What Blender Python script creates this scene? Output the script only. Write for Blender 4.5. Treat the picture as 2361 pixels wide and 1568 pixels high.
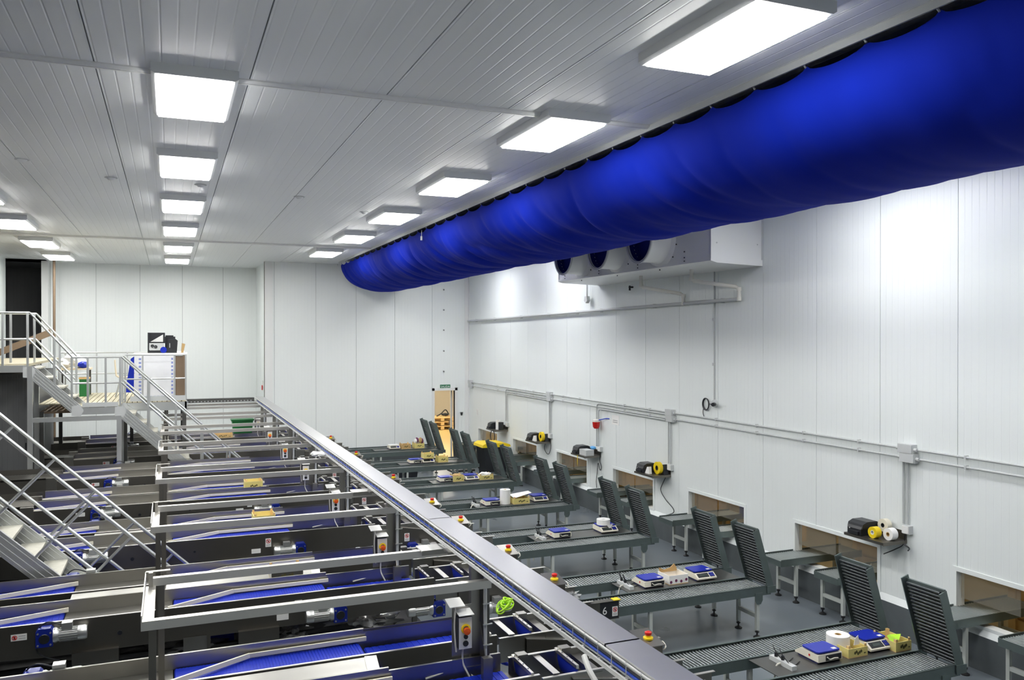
import bpy, math, random
from mathutils import Vector, noise
random.seed(7)
PI = math.pi
for o in list(bpy.data.objects): bpy.data.objects.remove(o)
sc = bpy.context.scene
col = sc.collection

# ------------------------------------------------------------------ camera
F, YAW, PIT = 1907.6, .3923, -.0046
cam = bpy.data.cameras.new('camera'); co = bpy.data.objects.new('camera', cam); col.objects.link(co)
cam.sensor_fit = 'HORIZONTAL'; cam.sensor_width = 36; cam.lens = F / 2361 * 36
cam.clip_start = .05; cam.clip_end = 200
co.location = (0, 0, 4.0); co.rotation_euler = (PI / 2 + PIT, 0, -YAW)
sc.camera = co
# ------------------------------------------------------------------ world, exposure
w = bpy.data.worlds.new('world'); sc.world = w; w.use_nodes = True
w.node_tree.nodes['Background'].inputs[0].default_value = (.75, .8, .85, 1)
w.node_tree.nodes['Background'].inputs[1].default_value = .02
sc.view_settings.view_transform = 'Standard'; sc.view_settings.look = 'None'
sc.view_settings.exposure = 0.5; sc.view_settings.gamma = 1.0; sc.view_settings.use_curve_mapping = False
LAMP = 24.0          # emission of the ceiling light diffusers

ZC = 6.21            # ceiling height
XW = 9.0             # right wall
YB, YB2 = 25.46, 28.1
R0, DR, NR = 5.99, 2.86, 7
def RY(i): return R0 + DR * i
ORD = ['nearest', 'second nearest', 'third nearest', 'fourth', 'fifth', 'sixth', 'farthest']

# ------------------------------------------------------------------ materials
def mat(name, c, rough=.5, metal=0., var=0., vscale=6., bump=None, emit=None, trans=0., spec=None, alpha=1., coat=0., rvar=0., stretch=None):
    m = bpy.data.materials.new(name); m.use_nodes = True
    nt = m.node_tree; b = nt.nodes['Principled BSDF']
    b.inputs['Base Color'].default_value = (*c, 1); b.inputs['Roughness'].default_value = rough
    b.inputs['Metallic'].default_value = metal
    if trans: b.inputs['Transmission Weight'].default_value = trans
    if spec is not None: b.inputs['Specular IOR Level'].default_value = spec
    if alpha < 1: b.inputs['Alpha'].default_value = alpha
    if coat: b.inputs['Coat Weight'].default_value = coat
    if emit: b.inputs['Emission Color'].default_value = (*c, 1); b.inputs['Emission Strength'].default_value = emit
    tc = nt.nodes.new('ShaderNodeTexCoord')
    if var or rvar:
        mp = nt.nodes.new('ShaderNodeMapping'); nt.links.new(tc.outputs['Object'], mp.inputs[0])
        if stretch: mp.inputs['Scale'].default_value = stretch
        n = nt.nodes.new('ShaderNodeTexNoise'); n.inputs['Scale'].default_value = vscale; n.inputs['Detail'].default_value = 5
        nt.links.new(mp.outputs[0], n.inputs['Vector'])
        if var:
            mx = nt.nodes.new('ShaderNodeMix'); mx.data_type = 'RGBA'
            nt.links.new(n.outputs['Fac'], mx.inputs[0])
            mx.inputs[6].default_value = (*[max(0, x * (1 - var)) for x in c], 1)
            mx.inputs[7].default_value = (*[min(1, x * (1 + var)) for x in c], 1)
            nt.links.new(mx.outputs[2], b.inputs['Base Color'])
        if rvar:
            mr = nt.nodes.new('ShaderNodeMapRange'); nt.links.new(n.outputs['Fac'], mr.inputs[0])
            mr.inputs[1].default_value = .3; mr.inputs[2].default_value = .7
            mr.inputs[3].default_value = max(.03, rough - rvar); mr.inputs[4].default_value = rough + rvar
            nt.links.new(mr.outputs[0], b.inputs['Roughness'])
    if bump:   # (axis, pitch, strength, distance): fine pressed ribs across one axis
        ax, pitch, st, dist = bump
        sx = nt.nodes.new('ShaderNodeSeparateXYZ'); nt.links.new(tc.outputs['Object'], sx.inputs[0])
        mu = nt.nodes.new('ShaderNodeMath'); mu.operation = 'DIVIDE'; mu.inputs[1].default_value = pitch
        nt.links.new(sx.outputs[ax], mu.inputs[0])
        fr = nt.nodes.new('ShaderNodeMath'); fr.operation = 'FRACT'; nt.links.new(mu.outputs[0], fr.inputs[0])
        rp = nt.nodes.new('ShaderNodeValToRGB'); nt.links.new(fr.outputs[0], rp.inputs[0])
        e = rp.color_ramp.elements; e[0].position = 0; e[0].color = (1, 1, 1, 1); e[1].position = 1; e[1].color = (1, 1, 1, 1)
        for p, v in ((.42, 1), (.49, 0), (.51, 0), (.58, 1)):
            q = e.new(p); q.color = (v, v, v, 1)
        bp = nt.nodes.new('ShaderNodeBump'); bp.inputs['Strength'].default_value = st; bp.inputs['Distance'].default_value = dist
        nt.links.new(rp.outputs[0], bp.inputs['Height']); nt.links.new(bp.outputs[0], b.inputs['Normal'])
    return m

M = {}
M['ceil'] = mat('ceiling_sheet', (.84, .86, .865), .36, 0, bump=(0, .12, .6, .004))
M['wallY'] = mat('wall_sheet_y', (.80, .84, .83), .38, 0, bump=(1, .1, .45, .004))
M['wallX'] = mat('wall_sheet_x', (.85, .885, .875), .38, 0, bump=(0, .1, .45, .004))
M['wallplain'] = mat('wall_plain', (.80, .84, .83), .4)
M['shadewall'] = mat('shade_dark_sheet', (.16, .165, .17), .6, bump=(0, .1, .5, .004))  # dark colour stands in for the unlit recess and the deck shade
M['joint'] = mat('panel_joint', (.22, .24, .25), .8)
M['white'] = mat('white_paint', (.82, .83, .82), .35)
M['offwhite'] = mat('offwhite_plastic', (.75, .74, .68), .45)
M['cream'] = mat('cream_plastic', (.78, .74, .60), .4)
M['floor'] = mat('floor_epoxy', (.155, .18, .20), .3, 0, var=.14, vscale=1.1, rvar=.03)
M['curb'] = mat('curb_concrete', (.10, .115, .12), .55, 0, var=.25, vscale=4)
M['steel'] = mat('stainless', (.38, .37, .34), .34, 1, var=.06, vscale=3)
M['steel2'] = mat('stainless_dull', (.19, .18, .16), .42, 1, var=.12, vscale=2)
M['bright'] = mat('stainless_bright', (.76, .74, .70), .38, 1, var=.04, vscale=3)
M['tablesheet'] = mat('table_sheet', (.55, .54, .505), .36, 1, var=.05, vscale=3)
M['cover'] = mat('tray_cover_sheet', (.68, .68, .69), .29, 1, var=.03, vscale=2)
M['galv'] = mat('galvanised', (.165, .205, .20), .42, .7, var=.14, vscale=9)
M['roller'] = mat('roller_zinc', (.22, .245, .245), .32, .85)
M['dkroller'] = mat('roller_dark', (.095, .105, .11), .36, .7)
M['leg'] = mat('leg_grey_paint', (.50, .53, .50), .45)
M['rubber'] = mat('black_rubber', (.012, .012, .013), .5)
M['black'] = mat('black_plastic', (.016, .018, .022), .38)
M['belt'] = mat('blue_belt', (.004, .022, .38), .42, spec=.3)
M['bluesheet'] = mat('blue_sheet', (.008, .03, .42), .4)
M['bluegear'] = mat('blue_gearbox', (.004, .018, .26), .35, coat=.4)
M['motor'] = mat('motor_aluminium', (.60, .61, .60), .35, .85)
M['alu'] = mat('aluminium', (.60, .62, .62), .33, .8, var=.06, vscale=5)
M['tread'] = mat('tread_grating', (.50, .49, .42), .6, .2, var=.2, vscale=20)
M['undershade'] = mat('under_shade_dark', (.035, .035, .036), .6, var=.3, vscale=5)  # near-black colour stands in for shade under the conveyors
M['deck'] = mat('deck_grating', (.50, .46, .33), .6, .1, var=.2, vscale=12)
M['fabric'] = mat('blue_fabric', (.0015, .015, .34), .85, 0, var=.08, vscale=3, spec=.12)
M['darkblue'] = mat('dark_blue_fabric', (.005, .015, .20), .8)
M['lamp'] = mat('lamp_diffuser', (1., .99, .96), .5, emit=LAMP)
M['packfill'] = mat('packing_fill_diffuser', (1., .88, .68), .5, emit=20.0)  # glow of the lamps added for the packing room
M['doorfill'] = mat('door_fill_diffuser', (1., .96, .88), .5, emit=42.0)  # glow of the lamps added beyond the back door
M['housing'] = mat('lamp_housing', (.80, .82, .82), .35)
M['conduit'] = mat('grey_conduit', (.50, .52, .52), .45)
M['jbox'] = mat('junction_box_grey', (.55, .57, .57), .45)
M['red'] = mat('red_plastic', (.60, .012, .008), .35)
M['yellow'] = mat('yellow_plastic', (.85, .62, .01), .4)
M['orange'] = mat('orange_red', (.75, .10, .01), .4)
M['green'] = mat('green_plastic', (.012, .17, .04), .4)
M['signgreen'] = mat('sign_green', (.005, .17, .07), .4)
M['lime'] = mat('lime_rope', (.45, .80, .02), .5)
M['platter'] = mat('scale_platter_blue', (.008, .022, .36), .35)
M['navy'] = mat('navy_plastic', (.010, .012, .075), .4)
M['scale'] = mat('scale_cream', (.80, .76, .64), .4)
M['lcd'] = mat('lcd_glass', (.04, .055, .05), .15)
M['wood'] = mat('pale_wood', (.72, .50, .22), .6, var=.12, vscale=12)
M['crate'] = mat('yellow_print_board', (.72, .62, .22), .55, var=.08, vscale=10)
M['card'] = mat('cardboard', (.50, .33, .14), .7, var=.1)
M['paper'] = mat('white_paper', (.86, .86, .84), .6)
M['ink'] = mat('dark_ink', (.10, .09, .03), .7)
M['purple'] = mat('berry_print', (.16, .03, .10), .6)
M['plastic'] = mat('clear_wrap', (.75, .76, .76), .12, 0, trans=.55, var=.2, vscale=9)
M['strip'] = mat('clear_strip', (.80, .78, .70), .06, trans=.9)
M['tan'] = mat('tan_wall', (.46, .36, .17), .7, var=.1, vscale=2)
M['creamwall'] = mat('cream_wall', (.80, .77, .68), .6)
M['ochrefloor'] = mat('ochre_floor', (.62, .44, .16), .45)
M['packfloor'] = mat('packing_floor', (.34, .29, .18), .5, var=.15, vscale=2)
M['label'] = mat('white_label', (.78, .78, .76), .5)
M['greytext'] = mat('grey_print', (.35, .35, .36), .6)
M['cable'] = mat('white_cable', (.72, .70, .62), .5)
M['bluecable'] = mat('blue_cable', (.01, .07, .55), .4)
M['darksteel'] = mat('dark_plate', (.12, .12, .115), .35, .6, var=.2, vscale=6)
M['wrap'] = mat('white_film', (.80, .81, .84), .3, var=.06, vscale=8)
M['printblue'] = mat('film_blue_print', (.25, .30, .62), .4)
M['chairwood'] = mat('chair_ply', (.72, .62, .44), .45)
M['brown'] = mat('rust_brown', (.20, .14, .09), .6)

# ------------------------------------------------------------------ mesh helpers
def wloc(o):
    v = Vector((0, 0, 0))
    while o is not None: v += Vector(o.location); o = o.parent
    return v
class MB:
    def __init__(s): s.v = []; s.f = []
    def add(s, vs, fs):
        n = len(s.v); s.v += [tuple(p) for p in vs]; s.f += [tuple(i + n for i in f) for f in fs]; return s
    def box(s, x0, x1, y0, y1, z0, z1):
        return s.add([(x0,y0,z0),(x1,y0,z0),(x1,y1,z0),(x0,y1,z0),(x0,y0,z1),(x1,y0,z1),(x1,y1,z1),(x0,y1,z1)],
                     [(3,2,1,0),(4,5,6,7),(0,1,5,4),(1,2,6,5),(2,3,7,6),(3,0,4,7)])
    def obox(s, p0, p1, wd, ht, up=(0,0,1)):          # bar from p0 to p1
        p0, p1 = Vector(p0), Vector(p1); d = (p1 - p0).normalized(); a = d.cross(Vector(up))
        if a.length < 1e-4: a = d.cross(Vector((0, 1, 0)))
        a.normalize(); b = a.cross(d); a *= wd / 2; b *= ht / 2
        return s.add([p0-a-b,p0+a-b,p0+a+b,p0-a+b,p1-a-b,p1+a-b,p1+a+b,p1-a+b],
                     [(0,1,2,3),(7,6,5,4),(0,4,5,1),(1,5,6,2),(2,6,7,3),(3,7,4,0)])
    def tube(s, pts, r, n=8, cap=True):
        pts = [Vector(p) for p in pts]; rings = []; a = None
        for i, p in enumerate(pts):
            d = (pts[min(i+1, len(pts)-1)] - pts[max(i-1, 0)]).normalized()
            if a is None:
                a = d.cross(Vector((0,0,1)))
                if a.length < 1e-3: a = d.cross(Vector((0,1,0)))
            a = (a - d * a.dot(d)).normalized(); b = d.cross(a)
            rr = r[i] if isinstance(r, (list, tuple)) else r
            rings.append([p + (a*math.cos(2*PI*k/n) + b*math.sin(2*PI*k/n)) * rr for k in range(n)])
        vs = [q for g in rings for q in g]; fs = []
        for i in range(len(pts)-1):
            for k in range(n):
                k2 = (k+1) % n; fs.append((i*n+k2, i*n+k, (i+1)*n+k, (i+1)*n+k2))
        if cap: fs.append(tuple(range(n))); fs.append(tuple(range(len(vs)-1, len(vs)-n-1, -1)))
        return s.add(vs, fs)
    def cyl(s, p0, p1, r, n=12): return s.tube([p0, p1], r, n)
    def lathe(s, c, prof, n=20, axis='z'):            # prof: (r, h) pairs
        vs = []; fs = []
        for r, h in prof:
            for k in range(n):
                t = 2*PI*k/n; x, y = r*math.cos(t), r*math.sin(t)
                vs.append((c[0]+x, c[1]+y, c[2]+h) if axis == 'z' else (c[0]+h, c[1]+x, c[2]+y) if axis == 'x' else (c[0]+x, c[1]+h, c[2]+y))
        for i in range(len(prof)-1):
            for k in range(n):
                k2 = (k+1) % n; fs.append((i*n+k, i*n+k2, (i+1)*n+k2, (i+1)*n+k))
        return s.add(vs, fs)
    def prism(s, poly, ax, a, b):                     # poly of 2D points swept along axis ax from a to b
        def P(u, v, t): return (t,u,v) if ax == 'x' else (u,t,v) if ax == 'y' else (u,v,t)
        n = len(poly); vs = [P(u,v,a) for u,v in poly] + [P(u,v,b) for u,v in poly]
        return s.add(vs, [tuple(range(n)), tuple(range(2*n-1, n-1, -1))] + [((i+1)%n, i, n+i, n+(i+1)%n) for i in range(n)])
    def build(s, name, m, parent=None, smooth=False, kind=None, origin=None):
        me = bpy.data.meshes.new(name); off = Vector(origin) if origin is not None else wloc(parent)
        me.from_pydata([tuple(Vector(p) - off) for p in s.v], [], s.f)
        import bmesh
        bm = bmesh.new(); bm.from_mesh(me); bmesh.ops.recalc_face_normals(bm, faces=bm.faces); bm.to_mesh(me); bm.free()
        me.materials.append(M[m] if isinstance(m, str) else m)
        if smooth:
            for p in me.polygons: p.use_smooth = True
            try: me.set_sharp_from_angle(angle=math.radians(38))
            except Exception: pass
        o = bpy.data.objects.new(name, me); col.objects.link(o); o.parent = parent
        if parent is None and origin is not None: o.location = origin
        elif origin is not None: o.location = Vector(origin) - wloc(parent)
        if kind: o['kind'] = kind
        return o
def B(name, m, parent, *boxes):
    q = MB()
    for b in boxes: q.box(*b)
    return q.build(name, m, parent)
def thing(name, label, cat, loc, group=None):
    o = bpy.data.objects.new(name, None); col.objects.link(o); o.location = loc; o.empty_display_size = .1
    o['label'] = label; o['category'] = cat
    if group: o['group'] = group
    return o
def tag(o, label, cat, group=None):
    o['label'] = label; o['category'] = cat
    if group: o['group'] = group
    return o
def struct(o): o['kind'] = 'structure'; return o
def sempty(name): o = bpy.data.objects.new(name, None); col.objects.link(o); o['kind'] = 'structure'; return o
def inst(me, name, parent, w):
    o = bpy.data.objects.new(name, me); col.objects.link(o); o.parent = parent; o.location = Vector(w) - wloc(parent); return o
def dup(root, d, label=None, parent=None):
    c = root.copy(); col.objects.link(c); c.parent = parent
    if parent is None: c.location = Vector(root.location) + Vector(d)
    if label: c['label'] = label
    for ch in root.children: dup(ch, d, None, c)
    return c
def text_mesh(s, size, ext=.001):
    cu = bpy.data.curves.new('lettering', 'FONT'); cu.body = s; cu.size = size; cu.extrude = ext; cu.align_x = 'CENTER'; cu.align_y = 'CENTER'
    o = bpy.data.objects.new('tmp', cu); col.objects.link(o)
    dg = bpy.context.evaluated_depsgraph_get(); me = bpy.data.meshes.new_from_object(o.evaluated_get(dg))
    bpy.data.objects.remove(o); return me
def put_text(s, size, m, parent, w, rot, name='lettering'):
    me = text_mesh(s, size); me.materials.clear(); me.materials.append(M[m])
    o = bpy.data.objects.new(name, me); col.objects.link(o); o.parent = parent; o.location = Vector(w) - wloc(parent); o.rotation_euler = rot
    return o
def smooth_path(pts, k=6):
    pts = [Vector(p) for p in pts]; out = []
    for i in range(len(pts)-1):
        p0, p1, p2, p3 = pts[max(i-1,0)], pts[i], pts[i+1], pts[min(i+2,len(pts)-1)]
        for j in range(k):
            t = j/k
            out.append(.5*((2*p1)+(p2-p0)*t+(2*p0-5*p1+4*p2-p3)*t*t+(-p0+3*p1-3*p2+p3)*t**3))
    out.append(pts[-1]); return out
def blob(c, r, seed, nu=18, nv=12, amp=.25, fr=3.):
    q = MB(); vs = []; fs = []
    for j in range(nv+1):
        for i in range(nu):
            t, p = 2*PI*i/nu, PI*j/nv; d = Vector((math.sin(p)*math.cos(t), math.sin(p)*math.sin(t), math.cos(p)))
            k = 1 + amp*noise.noise(d*fr + Vector((seed*3.1, seed, 0))) + amp*.5*noise.noise(d*fr*2.7 + Vector((seed, 0, 9)))
            vs.append((c[0]+d.x*r[0]*k, c[1]+d.y*r[1]*k, c[2]+d.z*r[2]*k))
    for j in range(nv):
        for i in range(nu): fs.append((j*nu+i, j*nu+(i+1)%nu, (j+1)*nu+(i+1)%nu, (j+1)*nu+i))
    return q.add(vs, fs)

# ================================================================== ROOM SHELL
XL = -4.3; YF = -3.0
struct(B('floor', 'floor', None, (XL-.3, XW+.15, YF-.2, YB2+.3, -.2, 0)))
# ceiling: sandwich panels laid along Y, joints at 1.2 m, two white cover strips across
ceil = sempty('ceiling')
jx = [-.56 + 1.2*k for k in range(-4, 9)]
ysec = [(YF, 7.48), (7.52, 20.43), (20.47, YB2+.2)]
for a, b in zip(jx[:-1], jx[1:]):
    for y0, y1 in ysec:
        MB().box(max(a, XL-.2)+.005, min(b, XW+.1)-.005, y0, y1, ZC, ZC+.1).build('ceiling_panel', 'ceil', ceil)
B('ceiling_backing', 'joint', ceil, (XL-.3, XW+.2, YF-.2, YB2+.3, ZC+.03, ZC+.2))
for n, y in ((1, 7.5), (2, 20.45)):
    t = sempty('trim_%d' % n)
    xs = [-4.3, -.13, 1.24, 4.72] if n == 1 else [-4.3, 2.0, 4.9]
    for a, b in zip(xs[:-1], xs[1:]):
        q = MB(); hw = .055 if n == 1 else .04
        q.prism([(y-hw, ZC), (y-hw, ZC-.012), (y-hw*.5, ZC-.03), (y+hw*.5, ZC-.03), (y+hw, ZC-.012), (y+hw, ZC)], 'x', a+.002, b-.002)
        q.box(a+.002, b-.002, y-.012, y+.012, ZC-.036, ZC-.02)
        q.build('strip', 'white', t)

def panel_wall(name, ax, pos, th, a0, a1, z0, z1, joints, holes, m):
    """wall of upright sheets; ax 'x' wall plane x=pos spans Y, ax 'y' plane y=pos spans X"""
    w_ = sempty(name)
    cuts = [a0] + [j for j in joints if a0 < j < a1] + [a1]
    for a, b in zip(cuts[:-1], cuts[1:]):
        q = MB(); us = sorted({a+.004, b-.004} | {min(max(h[k], a+.004), b-.004) for h in holes for k in (0, 1)})
        zs = sorted({z0, z1} | {h[k] for h in holes for k in (2, 3)})
        for u0, u1 in zip(us[:-1], us[1:]):
            runs = []; um = (u0+u1)/2
            for s0, s1 in zip(zs[:-1], zs[1:]):
                zm = (s0+s1)/2
                if any(h[0] < um < h[1] and h[2] < zm < h[3] for h in holes): continue
                if runs and abs(runs[-1][1]-s0) < 1e-6: runs[-1][1] = s1
                else: runs.append([s0, s1])
            for s0, s1 in runs:
                if ax == 'x': q.box(pos, pos+th, u0, u1, s0, s1)
                else: q.box(u0, u1, pos, pos+th, s0, s1)
        if q.v: q.build('wall_panel', m, w_)
    q = MB()
    us = sorted({a0, a1} | {h[k] for h in holes for k in (0, 1)}); zs = sorted({z0, z1} | {h[k] for h in holes for k in (2, 3)})
    for u0, u1 in zip(us[:-1], us[1:]):
        for s0, s1 in zip(zs[:-1], zs[1:]):
            um, zm = (u0+u1)/2, (s0+s1)/2
            if any(h[0] < um < h[1] and h[2] < zm < h[3] for h in holes): continue
            p = pos + th*.15; t2 = th*.7
            if ax == 'x': q.box(p, p+t2, u0, u1, s0, s1)
            else: q.box(u0, u1, p, p+t2, s0, s1)
    q.build('panel_core', 'joint', w_)
    return w_
WZ0, WZ1 = .52, 1.10
wins = [(RY(i)-.27, RY(i)+1.36, WZ0, WZ1) for i in range(NR)]
panel_wall('wall_right', 'x', XW, .12, YF, YB+.1, .0, ZC, [7.34+1.21*k for k in range(-9, 20)], wins, 'wallY')
bj = [2.88+1.222*k for k in range(-1, 6)]
panel_wall('wall_back', 'y', YB, .12, 2.72, XW, 0, ZC, bj, [(7.84, 8.53, -1, 2.25)], 'wallX')
panel_wall('wall_back_left', 'y', YB2, .12, -3.35, 2.85, 0, ZC, [-2.07+1.22*k for k in range(-1, 5)], [], 'wallX')
panel_wall('wall_back_return', 'x', 2.6, .12, YB, YB2+.1, 0, ZC, [26.7], [], 'wallY')
panel_wall('wall_left', 'x', XL-.12, .12, YF, 27.2, 0, ZC, [27.2-1.2*k for k in range(30)], [], 'wallY')
panel_wall('wall_recess', 'y', YB2+2.6, .12, XL-.6, -3.1, 0, ZC+.1, [-3.9], [], 'shadewall')  # recess sheets coloured dark to read as unlit
panel_wall('wall_recess_side', 'x', XL-.62, .1, 27.2, YB2+2.7, 0, ZC+.1, [28.4], [], 'shadewall')
struct(B('trim_3', 'white', None, (-3.47, -3.3, YB2-.45, YB2+2.6, 0, ZC)))
panel_wall('wall_front', 'y', YF-.12, .12, XL, XW, 0, ZC, [-3+1.2*k for k in range(12)], [], 'wallX')
struct(B('ceiling_recess', 'shadewall', None, (XL-.6, -3.3, 27.2, YB2+2.7, ZC+.0, ZC+.05)))
# corner cover strips
struct(B('trim_4', 'white', None, (2.585, 2.83, YB-.012, YB, 0, ZC), (2.585, 2.6, YB-.012, YB+.1, 0, ZC)))
struct(B('trim_5', 'white', None, (XW-.13, XW, YB-.014, YB, 0, ZC), (XW-.012, XW, YB-.12, YB, 0, ZC)))
# base curb
struct(B('baseboard_right', 'curb', None, (XW-.06, XW, YF, YB, 0, .42)))
struct(MB().prism([(XW-.06, .42), (XW, .42), (XW, .50)], 'y', YF, YB).build('baseboard_right_slope', 'wallplain', None))
struct(B('baseboard_back', 'curb', None, (2.72, 7.78, YB-.05, YB, 0, .3), (8.6, XW, YB-.05, YB, 0, .3)))

# openings in the right wall: white frame, jamb, clear flaps
def opening(i):
    y0, y1 = RY(i)-.27, RY(i)+1.36
    w_ = sempty('window_%d' % (i+1))
    fr = .05
    for nm, bx in (('frame_top', (XW-.012, XW+.13, y0-fr, y1+fr, WZ1-.005, WZ1+fr)), ('frame_side', (XW-.012, XW+.13, y0-fr, y0+.005, WZ0-fr, WZ1-.005)),
                   ('frame_side', (XW-.012, XW+.13, y1-.005, y1+fr, WZ0-fr, WZ1-.005)), ('frame_bottom', (XW-.012, XW+.13, y0+.005, y1-.005, WZ0-fr, WZ0+.005))):
        B(nm, 'wallplain', w_, bx)
    if i != 0:
        B('flap', 'strip', w_, (XW+.05, XW+.056, y0+.02, y0+.78, .80, WZ1))
    B('flap', 'strip', w_, (XW+.06, XW+.066, y0+.84, y1-.02, .76, WZ1))
for i in range(NR): opening(i)
# the packing room behind the right wall
struct(B('floor_packing_room', 'packfloor', None, (XW+.15, 13, 2, YB, -.2, 0)))
struct(B('wall_packing_room', 'tan', None, (12.6, 12.7, 2, YB, 0, 3.2)))
struct(B('ceiling_packing_room', 'creamwall', None, (XW+.12, 12.7, 2, YB, 3.2, 3.3)))
struct(B('wall_packing_end', 'tan', None, (XW+.12, 12.7, YB, YB+.1, 0, 3.2), (XW+.12, 12.7, 1.9, 2, 0, 3.2)))
for k, y in enumerate((5, 10.5, 16, 21.5)):  # unseen lamps added to light the packing room
    t = thing('packing_fill_lamp', 'unseen warm lamp added on packing room ceiling beyond the wall opening %s' % ('nearest the camera', 'second along', 'third along', 'farthest away')[k], 'lamp', (11, y, 3.1), 'added lamps lighting the packing room')
    B('housing', 'housing', t, (10.9, 11.1, y-.7, y+.7, 3.14, 3.2)); B('diffuser', 'packfill', t, (10.92, 11.08, y-.68, y+.68, 3.1, 3.14))
# pallets boxes and blue curtain seen through the openings
for k, (y, m, nm, lb) in enumerate(((11.8, 'bluesheet', 'curtain', 'dark blue curtain hanging behind the third wall opening'), (12.55, 'bluesheet', 'curtain', 'dark blue curtain fold beside a yellow board in the third opening'))):
    q = MB(); n = 14
    q.prism([(9.9+.03*math.sin(j*1.9), y-.3+.5*j/n) for j in range(n+1)] + [(9.93+.03*math.sin(j*1.9), y-.3+.5*j/n) for j in range(n, -1, -1)], 'z', .62, 1.5)
    tag(q.build(nm, m, None, origin=(9.9, y, .62)), lb, 'curtain')
for k, (y, h, lb) in enumerate(((9.7, .95, 'yellowish wooden bin behind the second wall opening'), (13.0, .8, 'yellow wooden bin beside the blue curtain behind the third opening'), (15.3, .95, 'wooden bin with upright slats behind the fourth wall opening'), (18.3, .9, 'wooden slatted bin behind the fifth opening'), (21.2, .9, 'wooden slatted bin behind the sixth opening'), (24.0, .9, 'wooden slatted bin behind the farthest opening'), (7.0, .9, 'wooden bin behind the opening nearest the camera'))):
    t = thing('pallet_bin', lb, 'bin', (10.7, y, 0), 'wooden bins in the packing room')
    for s_ in range(4): B('board', 'wood', t, (10.3, 10.33, y-.6, y+.6, .1+s_*.2, .26+s_*.2))
    for dy in (-.55, 0, .55): B('post', 'wood', t, (10.26, 10.3, y+dy-.05, y+dy+.05, 0, h))
    B('body', 'wood', t, (10.36, 11.2, y-.6, y+.6, .1, h-.1))
# back door with the lit room behind
d1 = sempty('door_1')
B('frame', 'white', d1, (7.76, 7.84, YB-.03, YB+.14, 0, 2.33)); B('frame', 'white', d1, (8.53, 8.61, YB-.03, YB+.14, 0, 2.33)); B('frame', 'white', d1, (7.76, 8.61, YB-.03, YB+.14, 2.25, 2.33))
lf = MB().obox((8.47, YB+.16, 1.13), (8.66, YB+.82, 1.13), .045, 2.22).build('door_leaf', 'jbox', d1); MB().obox((8.55, YB+.62, 1.05), (8.57, YB+.7, 1.2), .03, .03).build('door_handle', 'black', lf)
struct(B('floor_door_room', 'ochrefloor', None, (6, 13.5, YB+.12, 38, -.1, .002)))
struct(B('wall_door_room', 'creamwall', None, (6, 13.5, 37.9, 38, 0, 3.6), (5.9, 6, YB+.12, 38, 0, 3.6), (13.5, 13.6, YB+.12, 38, 0, 3.6), (XW+.1, 13.5, YB+.12, YB+.2, 0, 3.6)))
struct(B('ceiling_door_room', 'creamwall', None, (5.9, 13.6, YB+.12, 38, 3.6, 3.7)))
for k, (x, y) in enumerate(((8.6, 28.2), (10.2, 33))):  # unseen lamps added to brighten the room past the door
    t = thing('door_fill_lamp', 'unseen lamp added in the cream room beyond the back door, %s one' % ('nearer', 'farther')[k], 'lamp', (x, y, 3.59), 'added lamps in the room beyond the door'); B('housing', 'housing', t, (x-.4, x+.4, y-.6, y+.6, 3.55, 3.59)); B('diffuser', 'doorfill', t, (x-.35, x+.35, y-.55, y+.55, 3.52, 3.55))
t = thing('pallet_stack', 'stack of orange wooden pallets in the room beyond the back door', 'pallets', (10.75, 34.2, 0))
for k in range(3):
    for s_ in range(4): B('slat', 'wood', t, (10.2, 11.3, 33.7+s_*.3, 33.9+s_*.3, .14+k*.18, .17+k*.18))
    for s_ in range(3): B('block', 'wood', t, (10.25+s_*.42, 10.4+s_*.42, 33.7, 34.8, .02+k*.18, .14+k*.18))
t = thing('sack_truck', 'small black trolley part lying on top of the pallet stack', 'trolley', (10.9, 34.1, .55))
MB().tube(smooth_path([(10.6, 34.1, .56), (10.8, 34.1, .66), (11.0, 34.1, .82), (11.15, 34.1, .62)]), .025).build('handle', 'black', t); blob((10.98, 34.1, .62), (.16, .1, .06), 3).build('body', 'black', t, True)
# exit sign
t = thing('exit_sign', 'green SALIDA exit sign above the back doorway', 'sign', (8.2, YB-.02, 2.38)); B('plate', 'signgreen', t, (8.03, 8.37, YB-.02, YB, 2.31, 2.44))
put_text('SALIDA', .093, 'paper', t, (8.2, YB-.0215, 2.375), (PI/2, 0, 0))
# anchors and small fittings on the back wall
for k, z in enumerate((5.5, 4.85, 4.2, 3.53, 2.87)):
    t = thing('wall_anchor', 'small grey anchor bolt on back wall, number %s from the top' % ('one', 'two', 'three', 'four', 'five')[k], 'bolt', (8.15, YB, z), 'anchor bolts above exit sign')
    MB().cyl((8.15, YB, z), (8.15, YB-.03, z), .028, 8).build('head', 'conduit', t); MB().cyl((8.15, YB-.03, z), (8.15, YB-.06, z-.02), .012, 6).build('stud', 'black', t)
t = thing('door_bell', 'small black wall bell beside the back door', 'bell', (8.75, YB, 1.48)); MB().prism([(8.71, 1.53), (8.79, 1.53), (8.77, 1.43), (8.73, 1.43)], 'y', YB-.05, YB).build('body', 'black', t); B('cap', 'jbox', t, (8.70, 8.80, YB-.055, YB, 1.53, 1.545))
t = thing('light_switch', 'white double light switch on right wall near the far corner', 'switch', (XW, 24.6, 1.6)); B('plate', 'white', t, (XW-.012, XW, 24.55, 24.67, 1.5, 1.7)); B('rocker', 'label', t, (XW-.018, XW-.012, 24.57, 24.65, 1.53, 1.59)); B('rocker', 'label', t, (XW-.018, XW-.012, 24.57, 24.65, 1.61, 1.67))

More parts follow.
